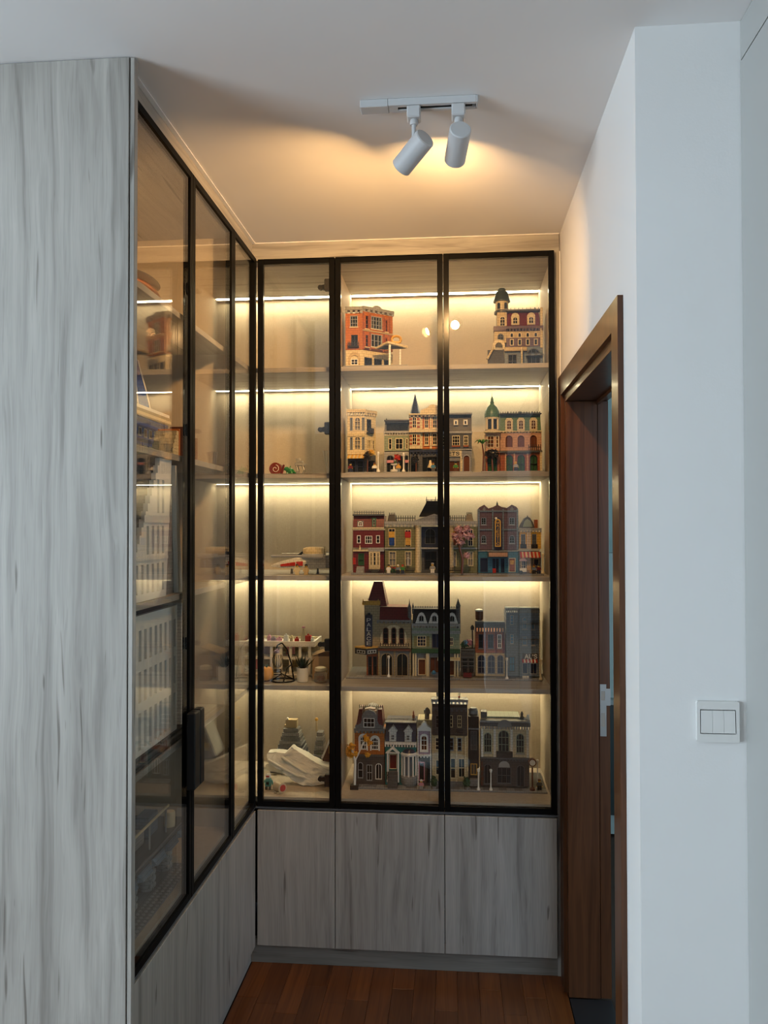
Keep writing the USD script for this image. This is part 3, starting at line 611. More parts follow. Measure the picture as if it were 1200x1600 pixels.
b.rot = None
b.put('potted_flower', foliage(MB(), (b.px(205), -.038, b.pz(395)), .012, 60, .006, 3), S('yellow'), kind='stuff')

b = B(2, 266, 400, 'toy_building', 'low pale green shop toy building with a glazed grey attic on the second shelf', group=GROUP)
b.plate(264, 398, front=-.045, back=.17)
b.wall(268, 397, 382, 302, 'sgreen', [(290, 308, 374, 316, 'cream', 1, 2), (326, 366, 374, 316, 'cream', 2, 2), (380, 393, 374, 316, 'cream', 1, 2)], d1=.12, name='upper_wall')
b.band(266, 397, 300, 278, 'lgrey', .006, .12, dent=10); b.mansard(268, 397, 278, 226, 'mgrey', 2, 0, .03)
b.put('attic_glazing', MB().hull([(b.px(x), d, b.pz(y)) for x in (280, 392) for d, y in ((-.001, 274), (.013, 238), (.003, 274), (.018, 238))]), S('glassdark', .08), smooth=False)
b.band(268, 397, 226, 219, 'dgrey', -.028, .12, name='roof_edge', d0=-.03); b.spikes(276, 396, 219, 212, 14, 'dgrey', d=.034); b.rnd(276, [(6, 228), (6, 214), (3, 210), (1, 204)], 'dgrey', d=.034, name='chimney')
b.wall(268, 397, 505, 386, 'lgrey', [(280, 320, 500, 404, 'dgrey', 2, 1, 'a'), (334, 366, 500, 404, 'dgrey', 1, 1, 'a'), (374, 394, 500, 404, 'dgrey', 1, 1, 'a')], d1=.12, name='ground_storey')
for x0, x1 in ((282, 318), (376, 396)): b.block(x0, x1, 445, 430, 'pink', -.006, -.0018, name='shop_sign')
t = thing('toy_fountain', 'small white toy fountain with red flowers before the pale green shop', 'toy fountain', (b.x0 + b.px(322), 2.925, 1.766))
part(t, 'basin', MB().lathe([(0, 0), (.013, 0), (.015, .006), (.012, .008), (.004, .009), (.003, .022), (.012, .026), (.013, .029), (0, .029)], n=20), S('white'))
part(t, 'flowers', foliage(MB(), (.012, 0, .052), .013, 70, .006, 5), S('red'), kind='stuff'); part(t, 'stalk', MB().tube((.002, 0, .029), (.012, 0, .045), .0016), S('leaf'))

b = B(2, 399, 548, 'toy_building', 'orange brick toy townhouse with a pointed slate spire on the second shelf', group=GROUP)
b.plate(399, 548, front=-.045, back=.18)
b.wall(400, 458, 372, 205, 'cream', [(414, 438, 352, 294, 'cream', 2, 3), (414, 438, 264, 206, 'cream', 2, 3)], d0=-.01, d1=.12, name='tower_wall')
for y0_, y1_ in ((352, 294), (264, 206)):
    for xa in (401, 440): 
        for k in range(3): b.block(xa, xa+14, y0_-k*20, y0_-k*20-12, 'brick', -.0118, -.0102, name='brick_panel', b=.0002)
b.wall(458, 546, 372, 195, 'orange', [(478, 500, 352, 290, 'cream', 2, 3), (520, 544, 352, 290, 'cream', 2, 3), (478, 500, 264, 200, 'cream', 2, 3), (520, 544, 264, 200, 'cream', 2, 3)], d1=.12, name='front_wall', sill='cream')
for y in (290, 200):
    for x0, x1 in ((476, 502), (518, 546)): b.block(x0, x1, y, y-12, 'dred', -.003, -.0018, name='lintel')
for x in (458, 506): b.block(x, x+10, 372, 195, 'cream', -.003, -.0002, name='pilaster')
b.band(399, 548, 288, 272, 'cream', .013, .0, name='string_course', d0=-.01)
b.band(399, 548, 205, 190, 'cream', .014, .12, dent=8, d0=-.01)
b.put('scroll_gable', MB().prism(Polygon([(b.px(x), b.pz(y)) for x, y in ((460, 190), (548, 190), (548, 150), (535, 142), (515, 140), (505, 146), (490, 160), (466, 166), (458, 175))]), -.004, .02), 'cream', smooth=False)
b.rnd(428, [(33, 205), (33, 196), (26, 180), (17, 140), (9, 112), (3, 86), (.5, 80)], 'navy', d=.02, n=8, name='spire', smooth=False)
b.wall(400, 546, 505, 374, 'dgrey', [(404, 440, 500, 408, 'black', 1, 2, 'a'), (466, 544, 495, 412, 'black', 3, 1)], d1=.12, name='ground_storey')
b.band(399, 548, 400, 378, 'navy', .01, .0, dent=9, name='shop_cornice'); b.put('dress_form', MB().lathe([(.001, b.pz(470)), (.012, b.pz(470)), (.006, b.pz(448)), (.004, b.pz(432)), (0, b.pz(430))], (b.px(508), .0008, 0), 12), S('cream'), smooth=30)
b.block(401, 408, 505, 400, 'dgrey', -.008, -.0018, name='drain_pipe')

b = B(2, 604, 728, 'toy_building', 'dark grey toy shop building with a white name board on the second shelf', group=GROUP)
b.plate(560, 728, front=-.045, back=.18)
b.wall(552, 724, 376, 286, 'dgrey', [(572, 600, 356, 304, 'cream', 2, 3), (622, 662, 356, 302, 'cream', 3, 3), (682, 706, 356, 302, 'cream', 2, 3)], d1=.12, name='upper_wall')
for x0, x1 in ((620, 664), (680, 708)): b.block(x0, x1, 362, 354, 'brick', -.006, -.0018, name='window_box')
b.band(550, 727, 292, 280, 'lgrey', .005, .12); b.band(550, 727, 378, 372, 'lgrey', .004, .0, name='string_course')
b.mansard(552, 724, 280, 192, 'black', 0, 0, .02)
for x in (642, 692): b.wall(x-12, x+12, 248, 218, 'cream', [(x-8, x+8, 246, 222, 'white', 1, 1)], d0=.0, d1=.03, name='roof_window')
b.band(550, 727, 192, 184, 'mgrey', -.016, .12, name='roof_edge', d0=-.02)
b.wall(552, 724, 505, 380, 'mgrey', [(606, 662, 500, 432, 'dgrey', 2, 1), (678, 716, 500, 402, 'lgrey', 1, 1, 'a')], d1=.12, name='ground_storey', pane='rbrown')
b.block(578, 664, 412, 380, 'cream', -.006, -.0003, name='name_board'); b.text('PETS', 582, 660, 406, 386, 'black', -.0062)
b.block(664, 672, 505, 380, 'cream', -.006, -.0003, name='pilaster'); b.put('awning_pole', MB().tube((b.px(672), -.03, .006), (b.px(672), -.03, b.pz(430)), .0025), 'cream')

b = B(2, 786, 1090, 'toy_building', 'salmon arcaded toy building with a green domed corner turret on the second shelf', group=GROUP)
b.plate(770, 1090, front=-.045, back=.19)
xs = (919, 981, 1046)
b.wall(872, 1088, 384, 288, 'salmon', [(x-22, x+22, 366, 298, 'salmon', 1, 1, 'a') for x in xs], d1=.12, name='arcade_wall', pane='rbrown')
b.band(868, 1090, 288, 278, 'cream', .007, .12, dent=14); b.band(868, 1090, 392, 382, 'dgrey', .012, .0, name='balcony_ledge')
b.mansard(872, 1086, 278, 192, 'rgreen', 2, 2, .018)
for x in xs: b.wall(x-20, x+20, 276, 212, 'cream', [(x-14, x+14, 272, 220, 'cream', 2, 3, 'a')], d0=-.003, d1=.03, name='dormer', pane='rbrown', top=[(x-20, 276), (x+20, 276), (x+20, 222), (x+12, 210), (x-12, 210), (x-20, 222)])
b.band(870, 1088, 192, 186, 'black', -.014, .12, name='roof_edge', d0=-.018); b.spikes(876, 1084, 186, 172, 16, 'black', d=.024)
for x in (915, 980, 1043): b.rnd(x, [(7, 186), (4, 178), (1, 170)], 'black', d=.024, name='finial')
b.wall(872, 1088, 505, 392, 'brick', [(x-20, x+20, 500, 402, 'black', 2, 2, 'a') for x in xs], d1=.12, name='ground_storey', pane='dgreen')
for x in (896, 942, 1010): b.block(x, x+8, 505, 392, 'salmon', -.004, -.0002, name='pilaster')
b.spikes(1018, 1080, 382, 352, 7, 'black', d=-.02, name='balcony_railing')
b.wall(796, 868, 384, 288, 'salmon', [(804, 840, 366, 304, 'cream', 2, 3), (848, 864, 366, 304, 'cream', 1, 3)], d0=-.014, d1=.10, name='corner_wall', pane='rbrown')
b.band(788, 870, 290, 280, 'cream', .024, .10, d0=-.012)
b.rnd(832, [(36, 282), (36, 272), (38, 268)], 'cream', d=.016, name='turret_base')
b.rnd(832, [(24, 270), (24, 212)], 'glassdark', d=.016, name='turret_core')
for k in range(6):
    a = PI/6 + k*PI/3; b.put('turret_column', MB().tube((b.px(832)+.023*math.cos(a), .016+.023*math.sin(a), b.pz(270)), (b.px(832)+.023*math.cos(a), .016+.023*math.sin(a), b.pz(212)), .004, n=10), S('cream'))
b.rnd(832, [(37, 214), (39, 206), (34, 202)], 'cream', d=.016, name='turret_cornice')
b.rnd(832, [(39, 204), (40, 188), (37, 172), (28, 152), (14, 138), (9, 132), (10, 122), (7, 118), (7, 106), (4, 98), (1.2, 92), (.8, 76)], 'rgreen', d=.016, name='dome')
b.wall(796, 868, 505, 388, 'brick', [(806, 856, 500, 404, 'black', 2, 2, 'a')], d0=-.014, d1=.10, name='corner_ground', pane='dgreen')
b.block(1078, 1088, 490, 385, 'cream', -.012, -.006, name='drain_pipe')
t = thing('toy_tree', 'toy palm tree with pale green fronds left of the salmon building', 'toy tree', (b.x0 + b.px(782), 2.935, 1.766))
part(t, 'trunk', MB().tube((0, 0, 0), (.002, 0, .062), .004, .003).tube((.002, 0, .062), (-.003, 0, .10), .003, .0025), S('rbrown'))
fr = MB()
for k in range(9):
    a = k*2*PI/9; p = np.array([-.003, 0, .10]); q = p + np.array([.020*math.cos(a), .020*math.sin(a), .014]); r_ = q + np.array([.012*math.cos(a), .012*math.sin(a), -.012])
    w = np.array([-math.sin(a), math.cos(a), 0])*.005
    fr.hull([p+w*.4, p-w*.4, q+w, q-w, q+[0, 0, .001]]); fr.hull([q+w, q-w, r_, q+[0, 0, .001]])
part(t, 'fronds', fr, S('leaf'))
b = B(2, 800, 860, 'toy_tree', 'dark bushy toy tree before the corner of the salmon building', 'toy tree', dy=-.045, dz=.006)
b.put('crown', foliage(MB(), (b.px(828), 0, b.pz(412)), .024, 260, .0075, 11, (1, .5, .7)), S('black'), kind='stuff'); b.put('trunk', MB().tube((b.px(830), 0, 0), (b.px(826), 0, b.pz(420)), .004, .0025), S('rbrown'))
lamp_post(2, 241, 400, 'white toy lamp post at the corner of the narrow cream building', dy=-.035)
lamp_post(2, 372, 405, 'white toy lamp post before the low pale green shop', dy=-.036)
for x, y, r, lab in ((186, 420, .014, 'dark leafy toy tree before the narrow cream corner building'), (436, 440, .011, 'dark leafy toy tree before the orange brick townhouse')):
    q = B(2, x, x, 'toy_tree', lab, 'toy tree', dy=-.036, dz=.0065)
    q.put('trunk', MB().tube((0, 0, 0), (.001, 0, q.pz(y+12)), .0026, .002), S('rbrown')); q.put('crown', foliage(MB(), (0, 0, q.pz(y)), r, 110, .006, 200+x, (1, .6, 1.2)), S('black'), kind='stuff')
for x, c1, c2, hh, lab in ((98, 'navy', 'dred', 'black', 'toy figure in dark red before the narrow cream building'), (222, 'black', 'white', 'rbrown', 'toy figure in white top beside the narrow cream building'), (345, 'sblue', 'gold', 'dgrey', 'toy figure in gold before the pale green shop'), (524, 'dgrey', 'azure', 'rbrown', 'toy figure in blue before the orange brick townhouse'), (640, 'rbrown', 'leaf', 'black', 'toy figure in green before the dark grey shop'), (950, 'navy', 'lgrey', 'gold', 'toy figure in grey before the salmon arcades')):
    X2 = .25659 + 7.255447e-04*x - 1.4792e-08*x*x
    figure(X2, 2.928, 1.7665, c1, c2, hh, lab, s=.85)

# ------------------------------------------------------------------ third row
b = B(3, 104, 268, 'toy_building', 'dark red toy townhouse with a green front door on the third shelf', group=GROUP)
b.plate(104, 268, front=-.045, back=.19)
b.wall(106, 266, 352, 262, 'dred', [(126, 146, 330, 288, 'white', 1, 2), (168, 206, 332, 290, 'white', 3, 2), (226, 246, 330, 288, 'white', 1, 2)], d1=.12, name='upper_wall')
b.band(104, 268, 260, 246, 'cream', .006, .12, dent=11); b.mansard(106, 266, 246, 186, 'dred', 0, 0, .016)
b.wall(128, 160, 244, 212, 'mgrey', [(132, 156, 240, 214, 'white', 2, 2, 'a')], d0=0, d1=.03, name='dormer'); b.wall(204, 226, 244, 196, 'dgreen', [(208, 222, 240, 202, 'sgreen', 1, 2, 'a')], d0=0, d1=.03, name='dormer')
b.band(104, 268, 186, 178, 'dgrey', -.012, .12, name='roof_edge', d0=-.014); b.spikes(108, 264, 178, 160, 18, 'dgrey', d=.02)
b.wall(106, 266, 500, 372, 'dred', [(132, 164, 446, 382, 'dgreen', 1, 2)], d1=.12, name='ground_storey', pane='dgreen')
b.band(106, 190, 372, 362, 'cream', .01, .0, name='porch_lintel'); b.band(186, 268, 372, 352, 'lgrey', .012, .0, name='bay_cornice')
b.wall(190, 248, 465, 372, 'cream', [(196, 208, 445, 376, 'cream', 1, 3), (212, 228, 445, 376, 'cream', 1, 3), (232, 244, 445, 376, 'cream', 1, 3)], d0=-.014, d1=-.0003, name='bay_window')
b.put('bay_foot', MB().hull([(b.px(x), d, b.pz(y)) for x, d, y in ((190, -.014, 466), (248, -.014, 466), (204, -.004, 480), (234, -.004, 480), (190, -.0004, 466), (248, -.0004, 466), (204, -.0004, 480), (234, -.0004, 480))]), 'cream', smooth=False)
b.rnd(142, [(7, 364), (4, 352), (1, 338)], 'cream', d=-.006, name='finial')
for k in range(4): b.block(126, 166, 490-10*k, 500-10*(k+1) - 10*0 - 10, 'lgrey', -.040+.009*k, -.0006, name='step')
b.block(106, 120, 440, 405, 'red', -.008, -.0004, name='post_box'); b.spikes(176, 266, 490, 460, 14, 'black', d=-.03)

b = B(3, 272, 752, 'toy_building', 'long olive museum toy building with a tall white columned portico on the third shelf', group=GROUP)
b.plate(270, 752, front=-.042, back=.21)
L_ = [(290, 326, 345, 252, 'cream', 2, 3), (376, 408, 348, 258, 'cream', 2, 3)]; Rr = [(616, 646, 345, 258, 'cream', 2, 3), (704, 732, 345, 256, 'cream', 2, 3)]
b.wall(272, 430, 352, 244, 'olive', L_, d1=.15, name='wing_wall', pane='navy'); b.wall(600, 752, 352, 244, 'olive', Rr, d1=.15, name='wing_wall', pane='navy')
b.wall(272, 430, 495, 360, 'olive', [(292, 330, 450, 372, 'cream', 2, 2), (376, 410, 448, 372, 'cream', 2, 2)], d1=.15, name='wing_ground', pane='mgrey'); b.wall(600, 752, 495, 360, 'olive', [(616, 644, 450, 372, 'cream', 2, 2), (702, 732, 448, 372, 'cream', 2, 2)], d1=.15, name='wing_ground', pane='mgrey')
for x0, x1 in ((270, 430), (600, 754)):
    b.band(x0, x1, 360, 352, 'lgrey', .006, .0, name='string_course'); b.band(x0, x1, 244, 214, 'lgrey', .008, .15, dent=9); b.spikes(x0+60 if x0 < 300 else x0+2, x1-2 if x0 < 300 else x1-62, 214, 184, 9, 'black', d=.01)
for x0, x1 in ((284, 330), (692, 734)): b.mansard(x0, x1, 214, 178, 'black', 8, 8, .012, .07, name='corner_roof'); b.spikes(x0+9, x1-9, 178, 168, 4, 'black', d=.02)
b.wall(460, 600, 352, 244, 'navy', [(478, 534, 335, 252, 'dgrey', 2, 2, 'a')], d0=.035, d1=.16, name='portico_wall'); b.wall(460, 600, 495, 360, 'dgrey', [(476, 540, 468, 374, 'black', 2, 2)], d0=.035, d1=.16, name='portico_ground')
b.block(430, 632, 360, 352, 'lgrey', .0, .16, name='portico_floor')
for x in (443, 617): 
    b.put('column', MB().lathe([(0, .007), (.0125, .007), (.0125, .012), (.0095, .014), (.009, b.pz(250)), (.0095, b.pz(248)), (.0125, b.pz(242)), (.0125, b.pz(236)), (0, b.pz(236))], (b.px(x), -.004, 0), 18), 'cream')
b.block(425, 636, 236, 212, 'lgrey', -.018, .16, name='entablature')
b.put('pediment', MB().prism(Polygon([(b.px(425), b.pz(212)), (b.px(636), b.pz(212)), (b.px(530), b.pz(176))]), -.018, .15), 'mgrey', smooth=False)
b.mansard(448, 612, 190, 118, 'black', 34, 34, .05, .16, name='dome_roof', d0=.02)
b.mansard(482, 578, 118, 106, 'black', 2, 2, .005, .15, name='dome_cap', d0=.07); b.spikes(484, 576, 106, 96, 12, 'black', d=.08)
for x in (485, 533, 575): b.put('finial', MB().tube((b.px(x), .08, b.pz(106)), (b.px(x), .08, b.pz(82)), .002, .0006), S('black'))
for x, c1, c2 in ((308, 'yellow', 'blue'), (392, 'red', 'gold'), (630, 'gold', 'brick')):
    b.block(x-13, x+13, 340, 300, c2, -.008, -.0018, name='banner'); b.block(x-15, x+15, 300, 268, c1, -.010, -.0018, name='banner')
b.put('statue', MB().lathe([(0, b.pz(446)), (.006, b.pz(446)), (.004, b.pz(425)), (.006, b.pz(408)), (.003, b.pz(400)), (.0045, b.pz(394)), (0, b.pz(386))], (b.px(392), -.004, 0), 12), S('lgrey')); b.put('statue', MB().lathe([(0, b.pz(446)), (.006, b.pz(446)), (.004, b.pz(425)), (.006, b.pz(408)), (.003, b.pz(400)), (.0045, b.pz(394)), (0, b.pz(386))], (b.px(630), -.004, 0), 12), S('lgrey'))
b.spikes(272, 425, 490, 454, 22, 'black', d=-.03, name='front_fence'); b.spikes(608, 670, 490, 452, 10, 'black', d=-.03, name='front_fence')
mx, mz = b.x0, 1.3925
figure(mx + b.px(296), 2.945, mz, 'white', 'white', 'black', 'toy figure all in white before the olive museum fence', s=.8)
figure(mx + b.px(344), 2.945, mz, 'black', 'sblue', 'white', 'toy figure in grey blue with white hair before the museum', s=.8)
figure(mx + b.px(368), 2.945, mz, 'navy', 'leaf', 'red', 'toy figure with red hair and green top before the museum', s=.8)
figure(mx + b.px(520), 2.975, mz, 'white', 'lgrey', 'lgrey', 'pale toy figure standing under the museum portico', s=.95)
t = thing('toy_bush', 'low toy flower bush with red blooms along the museum fence', 'toy bush', (mx + b.px(322), 2.95, mz))
part(t, 'leaves', foliage(MB(), (0, 0, .012), .014, 90, .006, 21, (1.2, .6, .7)), S('dgreen'), kind='stuff'); part(t, 'blooms', foliage(MB(), (0, -.004, .018), .012, 24, .004, 22, (1.2, .6, .5)), S('red'), kind='stuff')
b2 = B(3, 600, 740, 'toy_tree', 'pink blossoming toy tree before the right wing of the museum', 'toy tree', dy=-.05, dz=.006)
b2.put('trunk', MB().path([(b2.px(672), 0, 0), (b2.px(676), 0, b2.pz(420)), (b2.px(660), 0, b2.pz(360)), (b2.px(666), 0, b2.pz(310))], .0045).path([(b2.px(676), 0, b2.pz(420)), (b2.px(698), 0, b2.pz(395))], .003).path([(b2.px(662), 0, b2.pz(360)), (b2.px(700), 0, b2.pz(300))], .003).path([(b2.px(662), 0, b2.pz(360)), (b2.px(632), 0, b2.pz(300))], .003), S('rbrown'))
mb = MB(); dk = MB()
for i, (x, y, r) in enumerate(((640, 300, .018), (675, 290, .024), (712, 300, .018), (655, 265, .016), (695, 262, .016), (665, 330, .016), (696, 398, .012))):
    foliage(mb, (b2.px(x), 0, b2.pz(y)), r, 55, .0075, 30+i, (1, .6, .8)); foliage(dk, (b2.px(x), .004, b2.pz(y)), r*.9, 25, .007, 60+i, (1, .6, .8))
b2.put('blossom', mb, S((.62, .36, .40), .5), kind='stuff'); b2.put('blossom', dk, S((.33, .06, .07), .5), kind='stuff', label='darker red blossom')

b = B(3, 756, 968, 'toy_building', 'plum and grey cinema toy building with a vertical sign on the third shelf', group=GROUP)
b.plate(756, 968, front=-.05, back=.19)
b.wall(758, 966, 364, 150, 'mauve', [(774, 800, 330, 288, 'sblue', 2, 3, 'a'), (920, 948, 330, 288, 'sblue', 2, 3, 'a'), (774, 800, 232, 196, 'sblue', 2, 3), (920, 948, 232, 196, 'sblue', 2, 3)], d1=.13, name='front_wall',
    top=[(758, 364), (966, 364), (966, 150), (958, 140), (934, 128), (908, 146), (880, 140), (858, 128), (836, 140), (812, 148), (790, 128), (764, 142), (758, 150)], sill='lgrey')
for x, w in ((757, 9), (830, 8), (884, 8), (958, 9)): b.block(x, x+w, 364, 150, 'sblue', -.004, -.0002, name='pilaster')
for y in (262, 166): b.band(757, 967, y, y-8, 'sblue', .005, .0, name='string_course')
for x in (790, 934): b.put('gable_medallion', MB().hull([(b.px(x-10), -.004, b.pz(152)), (b.px(x), -.004, b.pz(140)), (b.px(x+10), -.004, b.pz(152)), (b.px(x), -.004, b.pz(162)), (b.px(x), .0, b.pz(152))]), 'mgrey', smooth=False)
b.rnd(858, [(7, 142), (4, 132), (6, 126), (2, 116), (.6, 108)], 'dgrey', d=.004, name='finial')
b.put('sign_backing', MB().prism(b.wpoly((840, 878, 350, 196, 0, 1, 1, 'a')).buffer(.001), -.016, -.0045), S('navy'), smooth=False)
b.put('sign_frame', MB().prism(b.wpoly((843, 875, 347, 202, 0, 1, 1, 'a')).difference(b.wpoly((849, 869, 341, 210, 0, 1, 1, 'a'))), -.019, -.0162), S('gold'), smooth=False)
b.text('MAJESTIC', 852, 866, 340, 216, 'gold', -.0162, vertical=True)
b.put('sign_lamp', MB().ball((b.px(850), -.014, b.pz(200)), .005, 2), S('white'))
b.block(806, 912, 400, 372, 'dgrey', -.036, -.0005, name='marquee'); b.block(811, 907, 397, 377, 'salmon', -.0375, -.0362, name='marquee_letter_board')
b.wall(758, 966, 495, 366, 'azure', [(768, 808, 480, 406, 'navy', 1, 1), (828, 868, 486, 406, 'azure', 2, 1), (872, 898, 486, 406, 'azure', 1, 1), (916, 952, 480, 406, 'cream', 1, 1)], d1=.13, name='ground_storey', pane='navy')
b.band(758, 966, 372, 366, 'lgrey', .004, .0, name='string_course'); b.block(820, 918, 408, 402, 'azure', -.004, -.0004, name='entrance_lintel')
b.block(921, 947, 474, 412, 'brick', -.001, .0025, name='poster'); b.block(924, 944, 440, 418, 'gold', -.0018, -.0012, name='poster'); b.block(832, 850, 484, 460, 'red', -.004, -.0006, name='ticket_stand')

b = B(3, 970, 1088, 'toy_building', 'slim yellow toy shop with a red striped awning on the third shelf', group=GROUP)
b.plate(970, 1092, front=-.05, back=.19)
b.wall(972, 1086, 358, 270, 'yellow', [(980, 1004, 350, 282, 'sblue', 2, 2), (1038, 1062, 350, 282, 'sblue', 2, 2)], d1=.12, name='upper_wall', pane='dgrey')
for x in (1012, 1024): b.block(x, x+9, 358, 272, 'cream', -.004, -.0002, name='pilaster')
b.block(976, 1008, 356, 334, 'black', -.012, -.0018, name='balcony'); b.block(1034, 1066, 356, 334, 'black', -.012, -.0018, name='balcony')
b.band(970, 1088, 272, 250, 'lgrey', .008, .12, dent=8)
b.put('attic_gable', MB().prism(Polygon([(b.px(x), b.pz(y)) for x, y in ((976, 250), (1052, 250), (1044, 220), (1028, 196), (1014, 190), (1000, 200), (984, 228))]), .0, .06), 'dgrey', smooth=False)
b.put('attic_window', MB().prism(Polygon([(b.px(x), b.pz(y)) for x, y in ((990, 244), (1042, 244), (1032, 214), (1014, 202), (1000, 214))]), -.002, -.0002), S('sgreen'), smooth=False)
b.rnd(1018, [(5, 198), (3, 190), (.8, 182)], 'dgrey', d=.02, name='finial'); b.block(1054, 1072, 250, 206, 'brick', .02, .05, name='chimney')
b.awning(974, 1078, 404, 374, ['red', 'cream'], 11, .03)
b.wall(972, 1086, 495, 374, 'mgrey', [(980, 1006, 480, 410, 'cream', 1, 2), (1044, 1076, 486, 410, 'cream', 1, 2)], d1=.12, name='ground_storey', pane='navy')
b.block(1010, 1034, 495, 404, 'yellow', -.003, -.0002, name='door_panel')
t = thing('toy_cart', 'small toy ice cream cart with a lilac parasol before the yellow shop', 'toy cart', (b.x0 + b.px(986), 2.945, 1.3925))
part(t, 'cart', MB().box(-.012, .012, -.007, .007, .006, .020, .001), S('white')); part(t, 'wheel', MB().tube((-.008, -.0085, .006), (-.008, .0085, .006), .006, n=12), S('black')); part(t, 'parasol', MB().lathe([(.016, .046), (.010, .054), (0, .058)], n=12), S('lilac')); part(t, 'pole', MB().tube((0, 0, .0202), (0, 0, .054), .0012), S('white'))
figure(b.x0 + b.px(1042), 2.945, 1.3925, 'black', 'sblue', 'rbrown', 'toy figure in blue before the slim yellow shop', s=.85)
figure(b.x0 + b.px(1066), 2.95, 1.3925, 'navy', 'dred', 'black', 'toy figure in dark red by the right lamp post', s=.85)
lamp_post(3, 1088, 390, 'cream toy lamp post at the right end of the third shelf', dy=-.042, bulb='cream', mat='cream')

# ------------------------------------------------------------------ fourth row
b = B(4, 76, 410, 'toy_building', 'tan picture palace toy building with vertical sign and red pagoda roof, fourth shelf', group=GROUP)
b.plate(76, 410, front=-.044, back=.20)
b.wall(232, 408, 375, 245, 'khaki', [(262, 290, 355, 268, 'rbrown', 1, 3, 'a'), (306, 330, 355, 268, 'rbrown', 1, 3, 'a'), (346, 372, 355, 268, 'rbrown', 1, 3, 'a')], d1=.13, name='front_wall')
o = unary_union([b.wpoly((248, 386, 362, 255, 0, 1, 1, 'a'))]).difference(unary_union([b.wpoly(w) for w in ((260, 292, 358, 264, 0, 1, 1, 'a'), (304, 332, 358, 264, 0, 1, 1, 'a'), (344, 374, 358, 264, 0, 1, 1, 'a'))]))
b.put('window_surround', MB().prism(o, -.003, -.0002), 'cream', smooth=False)
b.band(230, 410, 245, 228, 'mgrey', .007, .13, dent=9); b.mansard(240, 402, 228, 164, 'dred', 4, 4, .03)
b.spikes(250, 396, 362, 344, 12, 'black', d=-.012, name='balcony_railing')
b.wall(232, 408, 522, 388, 'mgrey', [(250, 312, 520, 400, 'khaki', 2, 1, 'a'), (332, 392, 520, 400, 'khaki', 2, 1, 'a')], d1=.13, name='ground_storey'); b.band(232, 408, 388, 378, 'rbrown', .01, .0, name='string_course')
for x in (318, 400, 236): b.block(x, x+8, 522, 388, 'khaki', -.004, -.0002, name='pilaster')
b.wall(166, 244, 370, 150, 'khaki', [(182, 198, 330, 190, 'dgrey', 1, 4)], d0=-.004, d1=.10, name='tower_wall')
b.band(160, 248, 150, 128, 'gold', .008, .10, d0=-.004, name='tower_cornice')
for x in (160, 238): b.rnd(x, [(5, 150), (7, 140), (4, 132), (1.5, 120)], 'gold', d=-.004, name='finial')
b.mansard(176, 282, 156, 32, 'dred', 34, 26, .03, .085, name='pagoda_roof', d0=-.002)
b.block(172, 208, 364, 200, 'navy', -.024, -.0048, name='sign_board'); b.text('PALACE', 180, 202, 360, 216, 'lgrey', -.0242, vertical=True)
b.put('marquee', MB().hull([(b.px(x), d, b.pz(y)) for x, d in ((118, -.014), (180, -.042), (236, -.010), (176, .03)) for y in (402, 372)]), 'black', smooth=False)
b.put('marquee_trim', MB().hull([(b.px(x), d, b.pz(y)) for x, d in ((117, -.014), (180, -.043), (237, -.010), (176, .03)) for y in (371.5, 364)]), 'gold', smooth=False)
b.rot = None
for xa, xb, da, db in ((130, 176, -.0205, -.0412), (186, 228, -.0398, -.0156)):
    p0, p1 = np.array([b.px(xa), da]), np.array([b.px(xb), db]); n_ = np.array([(p1-p0)[1], -(p1-p0)[0]]); n_ /= np.linalg.norm(n_)
    b.put('letter_board', MB().hull([(*(p + n_*k), b.pz(y)) for p in (p0, p1) for k in (.0004, .0016) for y in (398, 380)]), S('lgrey'), smooth=False)
    for q in range(3):
        c0, c1 = p0 + (p1-p0)*(.1+.3*q), p0 + (p1-p0)*(.28+.3*q)
        b.put('letter_tile', MB().hull([(*(p + n_*k), b.pz(y)) for p in (c0, c1) for k in (.0017, .0022) for y in (394, 384)]), S('black'), smooth=False)
b.wall(176, 236, 522, 404, 'brick', [(184, 204, 518, 420, 'black', 1, 2), (210, 230, 518, 420, 'black', 1, 2)], d0=.0, d1=.10, name='entrance_wall')
b.rnd(399, [(9, 245), (9, 170), (11, 166), (5, 150), (2, 135), (.6, 118)], 'dgrey', d=.01, name='corner_turret')

b = B(4, 412, 664, 'toy_building', 'dark slate-roofed restaurant toy building with scrolled white dormers on the fourth shelf', group=GROUP)
b.plate(412, 664, front=-.042, back=.20)
b.wall(414, 662, 376, 270, 'sgreen', [(440, 486, 368, 312, 'cream', 3, 3), (516, 560, 376, 300, 'dgrey', 2, 1), (606, 628, 362, 318, 'cream', 2, 2)], d1=.13, name='upper_wall', pane='navy')
for x in (424, 490): b.block(x, x+14, 368, 312, 'olive', -.004, -.0018, name='shutter')
b.band(412, 664, 300, 286, 'lgrey', .004, .0, name='string_course'); b.band(412, 664, 270, 248, 'lgrey', .008, .13, dent=16)
b.mansard(416, 660, 248, 176, 'black', 2, 2, .022)
for x in (462, 530, 622):
    b.wall(x-30, x+30, 246, 190, 'white', [(x-14, x+14, 238, 204, 'lgrey', 2, 1, 'a')], d0=-.004, d1=.03, name='dormer', top=[(x-32, 246), (x+32, 246), (x+26, 232), (x+20, 212), (x+12, 196), (x, 190), (x-12, 196), (x-20, 212), (x-26, 232)])
b.band(414, 662, 176, 170, 'dgrey', -.014, .13, name='roof_edge', d0=-.018); b.spikes(418, 658, 170, 160, 20, 'dgrey', d=.03)
b.rnd(417, [(5, 200), (5, 160), (2, 150), (.8, 142)], 'dgrey', d=.02, name='chimney'); b.rnd(654, [(12, 300), (12, 160), (14, 155), (9, 142), (4, 130), (1, 118)], 'dgrey', d=.01, name='corner_turret')
